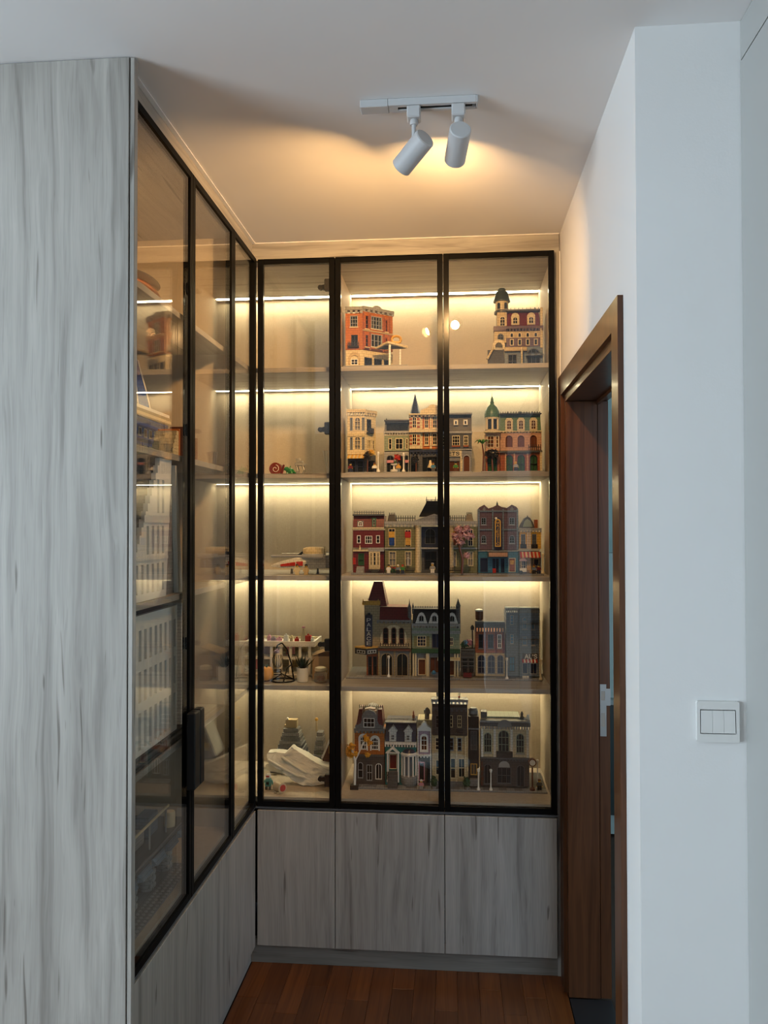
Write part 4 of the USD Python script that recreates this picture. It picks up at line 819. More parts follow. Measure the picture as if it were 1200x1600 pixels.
b.band(412, 664, 400, 378, 'dgreen', .014, .0, name='shop_fascia')
b.wall(414, 662, 522, 400, 'mgrey', [(444, 484, 518, 432, 'cream', 1, 1), (506, 560, 505, 422, 'dgrey', 2, 1), (606, 634, 518, 424, 'cream', 1, 1)], d1=.13, name='ground_storey', pane='rbrown')
for x in (420, 432, 490, 498, 636, 650): b.put('column', MB().tube((b.px(x), -.006, .007), (b.px(x), -.006, b.pz(402)), .0035, n=10), S('cream'))
b.awning(546, 663, 434, 422, ['cream'], 1, .03); b.put('doorman_hat', MB().lathe([(0, b.pz(506)), (.008, b.pz(506)), (.009, b.pz(496)), (.004, b.pz(488)), (0, b.pz(486))], (b.px(526), -.02, 0), 12), S('azure'))

b = B(4, 666, 740, 'toy_building', 'low dark toy café annex with a roof garden on the fourth shelf', group=GROUP)
b.plate(666, 740, front=-.042, back=.19)
b.wall(668, 738, 522, 378, 'umber', [(676, 700, 505, 430, 'black', 2, 3), (710, 734, 505, 430, 'black', 2, 3)], d1=.12, name='front_wall'); b.band(666, 740, 400, 378, 'dgrey', .006, .12, dent=7)
for k in range(4): b.block(670, 738, 470-22*k, 464-22*k, 'dgrey', -.006, -.0018, name='slat')
b.block(680, 722, 528-8, 498, 'dred', -.035, -.02, name='bench')
mb = MB(); foliage(mb, (b.px(690), .02, b.pz(362)), .016, 90, .006, 41, (1.3, .6, .7)); b.put('roof_plants', mb, S('dgreen'), kind='stuff')
b.put('roof_flowers', foliage(MB(), (b.px(714), .015, b.pz(348)), .013, 60, .006, 42), S('pink'), kind='stuff'); b.put('roof_flowers', foliage(MB(), (b.px(694), .010, b.pz(346)), .009, 26, .006, 43), S('sky'), kind='stuff')
b.put('roof_lamp', MB().tube((b.px(728), .01, b.pz(378)), (b.px(728), .01, b.pz(285)), .0022, n=8).lathe([(0, b.pz(285)), (.006, b.pz(282)), (.007, b.pz(268)), (.003, b.pz(258)), (0, b.pz(256))], (b.px(728), .01, 0), 10), S('black'))

b = B(4, 742, 897, 'toy_building', 'brick corner toy shop with a brown water tank on its roof on the fourth shelf', group=GROUP)
b.plate(742, 897, front=-.04, back=.19)
b.wall(744, 896, 400, 290, 'brick', [(760, 784, 376, 304, 'navy', 1, 2), (808, 838, 376, 304, 'navy', 2, 2), (858, 880, 376, 304, 'white', 2, 3)], d1=.12, name='upper_wall', sill='mgrey')
b.band(742, 897, 290, 244, 'dgrey', .008, .12, dent=11); b.band(742, 897, 244, 238, 'mgrey', -.004, .12, name='roof_edge', d0=-.008)
for x in (790, 846, 885): b.block(x, x+9, 400, 290, 'dred', -.004, -.0002, name='pilaster')
b.wall(744, 896, 522, 402, 'tan', [(754, 796, 510, 410, 'mgrey', 2, 3, 'a'), (806, 846, 510, 410, 'mgrey', 2, 3, 'a'), (856, 890, 510, 410, 'mgrey', 2, 3, 'a')], d1=.12, name='ground_storey', pane='navy')
b.rnd(766, [(14, 240), (14, 236)], 'dgrey', d=.05, name='tank_stand'); b.rnd(766, [(20, 235), (21, 215), (21, 196), (20, 190)], 'rbrown', d=.05, name='water_tank'); b.rnd(766, [(23, 190), (22, 182), (10, 178), (2, 176)], 'white', d=.05, name='tank_lid')

b = B(4, 898, 1080, 'toy_building', 'tall blue grey toy apartment block with a barber shop on the fourth shelf', group=GROUP)
b.plate(898, 1082, front=-.04, back=.19)
b.wall(904, 966, 522, 190, 'sblue', [(924, 944, 255, 204, 'lgrey', 1, 3), (924, 944, 355, 304, 'lgrey', 1, 3), (918, 950, 500, 420, 'dgrey', 2, 2)], d0=.0, d1=.13, name='side_bay', pane='sky')
b.wall(968, 1074, 400, 190, 'sblue', [(988, 1012, 235, 214, 'lgrey', 1, 1, 'a'), (988, 1012, 276, 240, 'lgrey', 2, 1), (1036, 1052, 278, 246, 'lgrey', 1, 1), (988, 1012, 360, 314, 'lgrey', 2, 2), (1034, 1054, 360, 314, 'lgrey', 2, 2)], d0=-.004, d1=.13, name='front_wall', pane='sky', sill='lgrey')
b.band(899, 966, 190, 166, 'lgrey', .012, .13, dent=7); b.band(968, 1077, 190, 170, 'mgrey', .008, .13, d0=-.004)
b.band(898, 1078, 168, 163, 'white', -.002, .13, name='roof_edge', d0=-.006); b.block(1074, 1080, 522, 176, 'cream', -.002, .13, name='party_wall')
b.put('fire_escape', MB().box(b.px(970), b.px(1072), -.02, -.0045, b.pz(328), b.pz(325)).box(b.px(970), b.px(1072), -.02, -.018, b.pz(316), b.pz(314)).box(b.px(970), b.px(1072), -.02, -.0045, b.pz(248), b.pz(245)).box(b.px(970), b.px(1072), -.02, -.018, b.pz(238), b.pz(236)), S('dgrey'), smooth=False, kind='stuff')
b.wall(968, 1074, 522, 402, 'sblue', [(986, 1016, 510, 452, 'lgrey', 1, 1), (1026, 1064, 510, 452, 'lgrey', 2, 1)], d0=-.004, d1=.13, name='ground_storey', pane='navy')
b.block(986, 1068, 430, 400, 'dgrey', -.010, -.0043, name='name_board'); b.text("AL'S", 998, 1064, 428, 404, 'white', -.0102)
b.awning(984, 1064, 446, 430, ['red', 'white'], 9, .022, d0=-.004); b.block(984, 1018, 527, 514, 'white', -.03, -.02, name='bench')
lamp_post(4, 295, 415, 'white toy lamp post before the arches of the picture palace', dy=-.034)
lamp_post(4, 903, 425, 'white toy lamp post between the brick shop and the blue grey block', dy=-.040)
lamp_post(4, 1076, 432, 'cream toy lamp post at the right end of the fourth shelf', dy=-.046, mat='cream', bulb='cream')

# ------------------------------------------------------------------ bottom row
b = B(5, 112, 270, 'toy_building', 'brown and orange gabled toy bookshop on the cabinet floor, far left of its row', group=GROUP)
b.plate(100, 270, front=-.042, back=.20)
b.wall(114, 268, 362, 250, 'orange', [(142, 176, 338, 268, 'white', 3, 3, 'a'), (202, 238, 338, 274, 'white', 3, 3, 'a')], d1=.13, name='upper_wall'); 
for x0, x1, yt in ((136, 182, 258), (196, 244, 266)):
    o = b.wpoly((x0-2, x1+2, 342, yt-4, 0, 1, 1, 'a')).difference(b.wpoly((x0+5, x1-5, 342, yt+8, 0, 1, 1, 'a'))); b.put('window_arch', MB().prism(o, -.003, -.0003), S('white'), smooth=False)
b.band(112, 270, 250, 226, 'mgrey', .006, .13, dent=9)
b.wall(150, 232, 226, 130, 'mgrey', [(160, 218, 222, 172, 'white', 3, 2)], d0=-.002, d1=.13, name='gable', top=[(118, 226), (262, 226), (262, 212), (240, 206), (232, 190), (230, 160), (214, 138), (190, 130), (168, 138), (152, 160), (150, 190), (142, 206), (118, 212)])
b.rnd(192, [(34, 150), (36, 142), (26, 130), (12, 126)], 'salmon', d=.03, name='gable_shell')
b.mansard(122, 150, 214, 136, 'dred', 10, 0, .03, .10, name='roof_side'); b.mansard(232, 262, 214, 136, 'dred', 0, 10, .03, .10, name='roof_side')
b.spikes(130, 252, 146, 122, 12, 'black', d=.06)
b.wall(114, 268, 522, 366, 'umber', [(176, 206, 500, 416, 'lgrey', 2, 2), (222, 256, 492, 408, 'white', 2, 1, 'a'), (130, 158, 488, 404, 'lgrey', 1, 2, 'a')], d1=.13, name='ground_storey'); b.band(112, 270, 372, 362, 'dgrey', .007, .0, name='string_course')
b.block(160, 216, 525, 512, 'mgrey', -.034, -.018, name='step')
b2 = B(5, 70, 205, 'toy_tree', 'toy birch tree with orange autumn leaves before the brown bookshop', 'toy tree', dy=-.045, dz=.0005)
b2.put('planter', MB().box(b2.px(100), b2.px(142), -.012, .012, .0, .016, .001), S('black')); b2.put('trunk', MB().path([(b2.px(122), 0, .016), (b2.px(124), 0, b2.pz(380)), (b2.px(110), 0, b2.pz(330)), (b2.px(108), 0, b2.pz(300))], .0045).path([(b2.px(124), 0, b2.pz(380)), (b2.px(160), 0, b2.pz(300)), (b2.px(178), 0, b2.pz(265))], .0026), S('white'))
mb = MB()
for i, (x, y, r) in enumerate(((102, 306, .017), (94, 330, .016), (120, 345, .014), (100, 350, .015), (184, 266, .011), (200, 285, .009), (186, 345, .008), (176, 252, .006))): foliage(mb, (b2.px(x), 0, b2.pz(y)), r, 46, .0075, 80+i, (1, .6, .8))
b2.put('leaves', mb, S('autumn', .5), kind='stuff')

b = B(5, 271, 437, 'toy_building', 'teal toy townhouse with two white dormers and a bay on the cabinet floor', group=GROUP)
b.plate(271, 437, front=-.042, back=.20)
b.wall(273, 435, 522, 322, 'teal', [(294, 334, 440, 362, 'cream', 1, 1), (384, 408, 450, 372, 'white', 1, 2)], d1=.13, name='front_wall', pane='dred')
b.band(271, 437, 322, 296, 'white', .007, .13, dent=12); b.mansard(273, 435, 296, 200, 'navy', 2, 2, .03)
for x in (313, 393): b.wall(x-20, x+20, 294, 222, 'white', [(x-10, x+10, 290, 258, 'white', 2, 2)], d0=-.003, d1=.04, name='dormer', top=[(x-18, 294), (x+18, 294), (x+18, 246), (x+24, 242), (x, 214), (x-24, 242), (x-18, 246)])
b.band(273, 435, 200, 194, 'mgrey', -.024, .13, name='roof_edge', d0=-.028); b.spikes(278, 430, 194, 184, 20, 'mgrey', d=.034)
b.put('porch_gable', MB().prism(Polygon([(b.px(276), b.pz(352)), (b.px(350), b.pz(352)), (b.px(313), b.pz(318))]).difference(Polygon([(b.px(292), b.pz(348)), (b.px(334), b.pz(348)), (b.px(313), b.pz(330))])), -.018, -.0004), S('white'), smooth=False)
for x in (288, 342): b.put('porch_column', MB().tube((b.px(x), -.014, .02), (b.px(x), -.014, b.pz(353)), .0038, n=10), S('white'))
for k in range(4): b.block(290, 340, 522, 488-14*k, 'dgrey', -.044+.007*k, -.0005, name='step')
b.spikes(286, 292, 480, 440, 2, 'black', d=-.034, name='step_railing')
for k in range(5): 
    a = PI*(k+.5)/5; cx_ = 397 - 38*math.cos(a); b.put('bay_column', MB().tube((b.px(cx_), .008-.03*math.sin(a), b.pz(470)), (b.px(cx_), .008-.03*math.sin(a), b.pz(366)), .0036, n=10), S('white'))
b.rnd(397, [(26, 470), (26, 366)], S('sblue', .1), d=.008, name='bay_glass'); b.rnd(397, [(44, 366), (46, 358), (40, 350)], S('white'), d=.008, name='bay_cornice'); b.rnd(397, [(38, 350), (26, 336), (8, 330)], 'navy', d=.008, name='bay_roof'); b.rnd(397, [(38, 520), (44, 505), (46, 474), (42, 470)], 'lgrey', d=.008, name='bay_base')
b.rnd(418, [(7, 200), (7, 172), (4, 168), (5, 160), (1, 148)], 'brick', d=.05, name='chimney')

b = B(5, 439, 514, 'toy_building', 'slim lilac and cream toy parlour beside the teal townhouse on the cabinet floor', group=GROUP)
b.plate(439, 514, front=-.042, back=.20)
b.wall(441, 512, 362, 240, 'lilac', [(460, 492, 342, 262, 'white', 2, 3, 'a')], d1=.13, name='front_wall', pane='rbrown')
o = b.wpoly((454, 498, 350, 254, 0, 1, 1, 'a')).difference(b.wpoly((462, 490, 342, 266, 0, 1, 1, 'a'))); b.put('window_arch', MB().prism(o, -.003, -.0018), S('white'), smooth=False)
b.put('gable', MB().prism(Polygon([(b.px(x), b.pz(y)) for x, y in ((440, 240), (513, 240), (513, 226), (492, 216), (486, 200), (474, 196), (464, 204), (456, 220), (440, 228))]), -.002, .03), S('white'), smooth=False); b.block(440, 514, 232, 196, 'cream', .04, .13, name='roof')
b.wall(441, 512, 522, 366, 'umber', [(448, 478, 500, 402, 'pink', 1, 1), (486, 508, 510, 402, 'black', 1, 2)], d1=.13, name='ground_storey'); b.band(439, 514, 378, 362, 'white', .008, .0, dent=5, name='shop_cornice')
b.rnd(489, [(12, 205), (12, 170), (14, 166)], 'mgrey', d=.06, name='water_tank'); b.rnd(489, [(18, 166), (17, 150), (10, 142), (5, 136)], S('lgrey'), d=.06, name='tank_lid')
for x in (444, 510): b.block(x-3, x+3, 522, 240, 'white', -.003, -.0003, name='corner_trim')

b = B(5, 516, 704, 'toy_building', 'tall brown toy tower block with tan lower floors in the middle of the cabinet floor', group=GROUP)
b.plate(516, 704, front=-.042, back=.20)
b.wall(518, 702, 262, 100, 'umber', [(536, 560, 226, 160, 'dgrey', 1, 3), (610, 626, 222, 158, 'tan', 1, 3), (650, 672, 222, 158, 'tan', 2, 3)], d1=.13, name='upper_wall')
b.band(514, 706, 98, 74, 'lgrey', .008, .13, dent=10, dmat='white'); b.band(518, 702, 138, 116, 'dgrey', .004, .0, dent=8, name='string_course')
b.wall(518, 702, 500, 264, 'tan', [(534, 560, 340, 274, 'cream', 1, 3), (608, 630, 342, 274, 'sblue', 1, 3), (650, 672, 342, 274, 'sblue', 1, 3), (536, 560, 470, 390, 'cream', 1, 2), (612, 640, 486, 380, 'cream', 1, 2), (654, 688, 480, 380, 'cream', 2, 2)], d0=-.004, d1=.13, name='middle_wall')
for x in (574, 640, 686): b.block(x, x+9, 500, 264, 'cream', -.008, -.0042, name='pilaster')
b.block(646, 678, 248, 240, 'black', -.014, -.0003, name='balcony_floor'); b.spikes(647, 677, 240, 224, 6, 'black', d=-.012, name='balcony_railing')
b.wall(518, 702, 528, 500, 'mgrey', d0=-.006, d1=.13, name='plinth_wall'); b.put('antenna', MB().tube((b.px(656), .05, b.pz(74)), (b.px(656), .05, b.pz(38)), .0012).tube((b.px(664), .05, b.pz(74)), (b.px(664), .05, b.pz(38)), .0012), S('lgrey')); b.put('roof_beacon', MB().ball((b.px(660), .02, b.pz(68)), .004, 2), S('red'))
b.block(540, 553, 74, 52, 'lgrey', .04, .07, name='roof_hut')
for x, lab in ((528, 'left'), (695, 'right')):
    q = B(5, x, x, 'toy_bush', f'clipped round green toy bush at the {lab} foot of the tall brown tower', 'toy bush', dy=-.034, dz=.0065)
    q.put('leaves', foliage(MB(), (0, 0, .028), .013, 170, .0065, 90+x, (.9, .8, 1.6)), S('dgreen'), kind='stuff'); q.put('pot', MB().lathe([(0, 0), (.008, 0), (.010, .010), (0, .010)], n=12), S('mgrey'))

b = B(5, 706, 764, 'toy_building', 'narrow black toy annex with roof tanks between the brown tower and the bank', group=GROUP)
b.plate(706, 764, front=-.042, back=.20)
b.wall(708, 762, 525, 165, 'black', [(718, 752, 340, 240, 'dgrey', 2, 4), (718, 752, 470, 410, 'gold', 2, 1)], d1=.13, name='front_wall', pane='dgrey'); b.band(706, 764, 232, 224, 'mgrey', .005, .0, name='string_course'); b.block(714, 756, 520, 484, 'mgrey', -.02, -.002, name='crate')
b.rnd(735, [(24, 165), (24, 152), (26, 148), (20, 140), (18, 134)], S('lgrey'), d=.05, name='roof_vent')

b = B(5, 768, 1028, 'toy_building', 'cream and dark brown toy bank with a balustraded roof on the cabinet floor', group=GROUP)
b.plate(768, 1112, front=-.040, back=.20)
b.wall(772, 1024, 376, 230, 'cream', [(788, 828, 355, 250, 'sgreen', 3, 3, 'a'), (862, 920, 350, 236, 'sgreen', 3, 3, 'a'), (956, 998, 355, 252, 'sgreen', 3, 3, 'a')], d1=.14, name='upper_wall', sill='lgrey')
for x in (772, 838, 926, 1010): b.block(x, x+12, 376, 230, 'white', -.005, -.0002, name='pilaster')
b.band(766, 1030, 230, 194, 'dgrey', .010, .14, dent=20, dmat='lgrey'); b.band(768, 1028, 194, 186, 'lgrey', .006, .14, name='roof_edge')
b.put('crest', MB().prism(Point(b.px(895), b.pz(214)).buffer(.026, 10).intersection(sbox(-1, b.pz(216), 9, 9)), -.013, -.0105), S('mgrey'), smooth=False)
b.block(800, 980, 186, 176, 'sgreen', .03, .12, name='skylight'); b.block(774, 806, 188, 152, 'dgrey', .03, .07, name='roof_hut'); b.rnd(990, [(18, 190), (14, 178), (6, 170), (8, 158), (3, 146)], 'dgrey', d=.03, name='roof_urn')
b.put('roof_scroll', MB().path([(b.px(1000), .02, b.pz(186)), (b.px(1016), .02, b.pz(176)), (b.px(1022), .02, b.pz(160)), (b.px(1026), .02, b.pz(188))], .004), S('white'))
b.wall(772, 1024, 528, 392, 'umber', [(788, 826, 520, 414, 'dgrey', 2, 1, 'a'), (856, 930, 515, 430, 'dgrey', 3, 2), (958, 1000, 530, 416, 'dgrey', 2, 1, 'a')], d1=.14, name='ground_storey'); b.band(768, 1028, 394, 376, 'dgrey', .010, .14, dent=16, name='string_course')
b.put('fan_light', MB().prism(b.wpoly((864, 922, 428, 396, 0, 1, 1, 'a')), -.006, -.0003), S('lgrey'), smooth=False); b.block(852, 936, 372, 344, 'black', -.016, -.0018, name='balcony')
for k in range(5): b.block(773, 785 if k % 2 else 781, 528-26*k, 506-26*k, 'rbrown', -.003, -.0003, name='quoin')
q = B(5, 1035, 1060, 'toy_street_clock', 'round white faced toy street clock at the right corner of the bank', 'toy street clock', dy=-.02, dz=.0065)
q.put('post', MB().lathe([(0, 0), (.010, 0), (.010, .006), (.0035, .012), (.003, q.pz(430)), (0, q.pz(430))], (q.px(1037), 0, 0), 12), S('rbrown')); q.put('case', MB().tube((q.px(1037), -.008, q.pz(404)), (q.px(1037), .008, q.pz(404)), .0145, n=20), S('rbrown')); q.put('dial', MB().tube((q.px(1037), -.0094, q.pz(404)), (q.px(1037), -.0081, q.pz(404)), .0105, n=20), S('white'))
figure(b.x0 + b.px(1074), 2.985, .5985, 'black', 'dgrey', 'rbrown', 'toy figure in dark grey by the right edge of the bank plate', s=1.0)
figure(b.x0 + b.px(463), 2.955, .5985, 'lgrey', 'pink', 'white', 'toy figure with white hair before the slim lilac parlour', s=.9)
lamp_post(5, 757, 430, 'white toy lamp post left of the bank, nearer the black annex', dy=-.036)
lamp_post(5, 821, 432, 'white toy lamp post straight before the bank window', dy=-.036)
lamp_post(5, 1067, 398, 'white toy lamp post at the far right corner of the bank', dy=.0)

# ------------------------------------------------------------------ corner compartment: second shelf
z0 = 1.7595
t = thing('toy_reel', 'round brown and red toy reel with a pale swirl in the corner compartment', 'toy', (.036, 2.985, z0))
part(t, 'drum', MB().tube((0, -.012, .024), (0, .020, .024), .0235, n=28), S('rbrown')); part(t, 'rim', MB().tube((0, -.0165, .024), (0, -.0122, .024), .0238, n=28), S((.20, .035, .025)))
sw_ = MB()
for k in range(14):
    a0, a1 = k*.55, (k+1)*.55; r0, r1 = .003+.0009*k, .003+.0009*(k+1); sw_.tube((r0*math.cos(a0), -.0178, .024+r0*math.sin(a0)), (r1*math.cos(a1), -.0178, .024+r1*math.sin(a1)), .0013, n=6)
part(t, 'swirl', sw_, S('white')); part(t, 'side_loop', MB().tube((.022, -.004, .004), (.030, -.004, .040), .004, n=8), S('dred'))
t = thing('toy_creature', 'small green toy creature crouching beside the round reel', 'toy', (.089, 2.985, z0))
part(t, 'body', MB().ball((0, 0, .016), .014, 2, (1.1, .9, .85)).ball((-.012, -.004, .024), .009, 2, (1.1, .9, .9)).hull([(-.020, -.006, .022), (-.026, -.006, .018), (-.018, .002, .020), (-.018, -.006, .028)]).tube((.010, 0, .014), (.022, .004, .008), .006, .002), S((.02, .20, .07)))
for sx, sy in ((-1, -1), (1, -1), (-1, 1), (1, 1)): part(t, 'leg', MB().tube((sx*.007, sy*.007, .012), (sx*.010, sy*.010, 0), .004, .0045), S((.02, .20, .07)))
part(t, 'crest', MB().hull([(-.004, 0, .028), (.004, 0, .030), (.002, 0, .038), (-.002, .002, .03)]), S('leaf'))
t = thing('toy_walker', 'small grey toy walking machine at the right of the green creature', 'toy', (.128, 2.99, z0))
part(t, 'hull', MB().box(-.020, .014, -.012, .012, .036, .048, .002).box(-.014, .010, -.010, .010, .048, .056, .002).hull([(.014, -.008, .038), (.014, .008, .038), (.026, -.005, .040), (.026, .005, .040), (.014, -.008, .046), (.014, .008, .046)]), P('lgrey'))
for sx in (-.014, .010):
    for sy in (-.009, .009): part(t, 'leg', MB().tube((sx, sy, .036), (sx+.006, sy*1.3, .018), .0035, .003, 8).tube((sx+.006, sy*1.3, .018), (sx, sy*1.4, .0), .003, .004, 8), S('mgrey'))
part(t, 'turret', MB().lathe([(0, .056), (.007, .056), (.006, .064), (0, .066)], (-.004, 0, 0), 12).box(-.018, -.012, -.003, .003, .0562, .064), S('lgrey'))
t = thing('paper_fan', 'white pleated paper fan standing at the right of the corner compartment', 'paper fan', (.222, 3.05, z0))
mb = MB()
for k in range(9):
    a0, a1 = .25-.055*k+PI/2-.05, .25-.055*(k+1)+PI/2-.05; d_ = .004 if k % 2 else 0
    mb.hull([(0, 0, 0.0), (.10*math.cos(a0), d_, .10*math.sin(a0)), (.10*math.cos(a1), .004-d_, .10*math.sin(a1)), (.001, .001, 0), (.10*math.cos(a0), d_+.0006, .10*math.sin(a0)), (.10*math.cos(a1), .0046-d_, .10*math.sin(a1))])
part(t, 'pleats', mb, S('white', .6))

# third shelf of the corner: generic spacecraft, two figures
z0 = 1.3865
t = thing('toy_spacecraft', 'white toy spacecraft with red stripes and twin engines in the corner compartment', 'toy spacecraft', (.016, 2.99, z0)); UsdGeom.Xformable(t).AddScaleOp().Set(Gf.Vec3f(1.05, .9, 1.4))
def XS(mb, secs):
    for (x0, hw0, zb0, zt0), (x1, hw1, zb1, zt1) in zip(secs[:-1], secs[1:]): mb.hull([(x, s_*hw*k_, z_) for x, hw, zb, zt in ((x0, hw0, zb0, zt0), (x1, hw1, zb1, zt1)) for s_ in (-1, 1) for k_, z_ in ((.6, zb), (1, (zb+zt)/2), (.6, zt))])
    return mb
part(t, 'fuselage', XS(MB(), [(0, .003, .019, .024), (.03, .010, .016, .032), (.09, .015, .014, .044), (.14, .018, .014, .052), (.20, .018, .016, .052)]), P('white'))
part(t, 'canopy', MB().hull([(.086, -.009, .0442), (.086, .009, .0442), (.125, -.010, .0515), (.125, .010, .0515), (.112, -.006, .060), (.112, .006, .060), (.130, -.007, .060), (.130, .007, .060)]), S('glassdark', .1))
part(t, 'stripe', MB().hull([(.036, -.0122, .020), (.036, -.0128, .026), (.09, -.0162, .022), (.09, -.0165, .032), (.036, -.010, .020), (.09, -.013, .032)]).hull([(.094, -.0165, .022), (.118, -.0178, .022), (.118, -.0178, .034), (.094, -.0168, .033), (.1, -.012, .026)]), S('red'))
for sy in (-1, 1):
    e_ = part(t, 'engine', MB().tube((.135, sy*.030, .060), (.195, sy*.030, .060), .0125, n=16).tube((.1352, sy*.030, .060), (.122, sy*.030, .060), .0125, .009, 16), P('cream')); part(e_, 'intake', MB().tube((.1215, sy*.030, .060), (.1205, sy*.030, .060), .0075, n=14), S('black'))
    part(t, 'wing', MB().hull([(.13, sy*.016, .044), (.20, sy*.016, .044), (.165, sy*.105, .050), (.205, sy*.105, .050), (.13, sy*.016, .049), (.20, sy*.016, .049), (.165, sy*.105, .054), (.205, sy*.105, .054)]), P('white'))
    part(t, 'wing_gun', MB().tube((.02, sy*.105, .050), (.205, sy*.105, .050), .0035, n=8).tube((.13, sy*.105, .050), (.205, sy*.105, .050), .0065, n=10), S('lgrey'))
part(t, 'tail_block', MB().box(.20, .222, -.016, .016, .016, .050, .002).box(.14, .19, -.010, .010, .0522, .066, .002), P('lgrey'))
for x_ in (.075, .17): part(t, 'landing_leg', MB().tube((x_, 0, .016), (x_, 0, 0), .003, .005, 8), S('dgrey'))
figure(.128, 2.925, z0, 'cream', 'cream', 'rbrown', 'cream toy figure standing left before the white spacecraft', s=1.0, group='two figures before the spacecraft')
figure(.162, 2.925, z0, 'tan', 'tan', 'dgrey', 'tan toy figure with dark hair, right before the white spacecraft', s=1.0, group='two figures before the spacecraft')

# fourth shelf of the corner
z0 = .9885
t = thing('toy_hospital', 'long white open-fronted toy dollhouse with a cluttered roof terrace', 'dollhouse', (-.12, 3.06, z0))
PW_ = P('white')
part(t, 'floor', MB().box(0, .287, 0, .16, 0, .006).box(0, .287, 0, .16, .062, .070), PW_); part(t, 'rear_wall', MB().box(0, .287, .152, .16, .006, .130), P('cream'))
for k in range(8): part(t, 'pillar', MB().box(.002+.0375*k, .012+.0375*k, .002, .012, .0062, .0618).box(.002+.0375*k, .012+.0375*k, .002, .012, .0702, .112), S('white'))
part(t, 'terrace', MB().box(-.004, .291, -.006, .16, .112, .120), PW_); part(t, 'parapet', MB().box(-.004, .291, -.006, .002, .1202, .132).box(.283, .291, .0022, .16, .1202, .132), S('white'))
for k, c in enumerate(('pink', 'lilac', 'cream', 'pink', 'white')): part(t, 'room_panel', MB().box(.016+.05*k, .05+.05*k, .06, .066, .012+(k % 2)*.06, .05+(k % 2)*.055), S(c))
items = [(.145, 'pink', .022, .02), (.170, 'white', .018, .03), (.190, 'cream', .012, .022), (.215, 'red', .016, .02), (.258, 'red', .024, .03), (.246, 'cream', .012, .018), (.276, 'white', .010, .02), (.120, 'lilac', .018, .02), (.10, 'pink', .014, .026)]
for k, (x_, c, w_, h_) in enumerate(items): part(t, 'terrace_toy', MB().box(x_-w_/2, x_+w_/2, .02+.01*(k % 3), .04+.01*(k % 3), .1203, .1203+h_, .002).ball((x_, .03+.01*(k % 3), .1203+h_+.003), .004, 1), S(c))
t = thing('toy_bottle', 'pale yellow tapered toy tower on the dollhouse roof terrace', 'toy', (.119, 3.10, z0+.1205))
part(t, 'body', MB().lathe([(0, 0), (.013, 0), (.012, .03), (.007, .046), (.006, .056), (0, .058)], n=16), S('cream')); part(t, 'cap', MB().lathe([(.0065, .0582), (.006, .064), (0, .066)], n=12), S('pink'))
t = thing('wire_swing_stand', 'black wire hanging stand with a striped pouch in the corner compartment', 'wire stand', (.070, 2.95, z0))
ring = [( .042*math.cos(a), .042*math.sin(a), .003) for a in np.linspace(0, 2*PI, 25)]
part(t, 'base_ring', MB().path(ring, .0028), BLACK_P)
part(t, 'arch', MB().path([(.036, .02, .004), (.030, .01, .06), (.014, 0, .12), (-.004, -.002, .142), (-.020, -.004, .134), (-.024, -.006, .122)], .0026), BLACK_P); part(t, 'strut', MB().path([(.010, -.040, .004), (.018, -.01, .05), (.030, .01, .06)], .0024).path([(-.040, 0, .004), (.0, -.02, .03), (.036, .02, .004)], .0022), BLACK_P)
pch = part(t, 'pouch', MB().lathe([(0, .052), (.010, .054), (.018, .068), (.019, .085), (.012, .10), (.010, .106), (0, .106)], (-.018, -.008, 0), 18), S('cream', .7))
for k in range(7):
    a = PI + PI*(k+.5)/7; part(pch, 'stripe', MB().path([(-.018+r_*math.cos(a), -.008+r_*math.sin(a), h_) for r_, h_ in ((.0108, .055), (.0186, .069), (.0195, .085), (.0126, .100))], .0012, 5), BLACK_P)
part(t, 'coil', MB().path([(-.018+.014*math.cos(a), -.008+.014*math.sin(a), .022+.004*a/PI) for a in np.linspace(0, 6*PI, 40)], .0018, 6), BLACK_P)
part(t, 'fringe', foliage(MB(), (-.020, -.012, .112), .010, 50, .006, 120), S('lilac'), kind='stuff')
t = thing('succulent_pot', 'dark spiky succulent in a white cylindrical pot', 'potted plant', (.145, 2.945, z0))
part(t, 'pot', MB().lathe([(0, 0), (.0195, 0), (.021, .002), (.0225, .052), (.0205, .052), (.0200, .046), (0, .046)], n=28), S('white', .4)); part(t, 'soil', MB().lathe([(.0198, .0465), (0, .0475)], n=16), S('rbrown', .8))
mb = MB(); rg = np.random.RandomState(5)
for k in range(22):
    a = k*2.4; tl = .15+.75*(k/22); L_ = .058 - .012*(k % 3); d = np.array([math.cos(a)*math.sin(tl), math.sin(a)*math.sin(tl)*.8, math.cos(tl)]); w = np.cross(d, [0, 0, 1]); w /= np.linalg.norm(w)+1e-9; n_ = np.cross(w, d)
    p = np.array([math.cos(a), math.sin(a), 0])*.006 + [0, 0, .0478]; mb.hull([p+w*.004, p-w*.004, p+n_*.002, p+d*L_*.5+w*.0042+n_*.003, p+d*L_*.5-w*.0042+n_*.003, p+d*L_*.5-n_*.001, p+d*L_+n_*.004])
part(t, 'leaves', mb, S((.012, .03, .022), .35), kind='stuff')
t = thing('cardboard_box', 'open brown cardboard box with a raised flap in the corner compartment', 'cardboard box', (.172, 3.00, z0))
CARD = paint('cardboard', (.50, .34, .19), .8)
part(t, 'body', MB().box(0, .088, 0, .003, 0, .085).box(0, .003, .0032, .12, 0, .085).box(.085, .088, .0032, .12, 0, .085).box(.0032, .0848, .117, .12, 0, .085).box(.0032, .0848, .0032, .1168, 0, .003), CARD); part(t, 'flap', MB().hull([(-.002, .0, .0855), (-.002, .12, .0855), (-.002, 0, .0875), (-.002, .12, .0875), (.082, .01, .112), (.082, .11, .112), (.082, .01, .114), (.082, .11, .114)]), CARD)
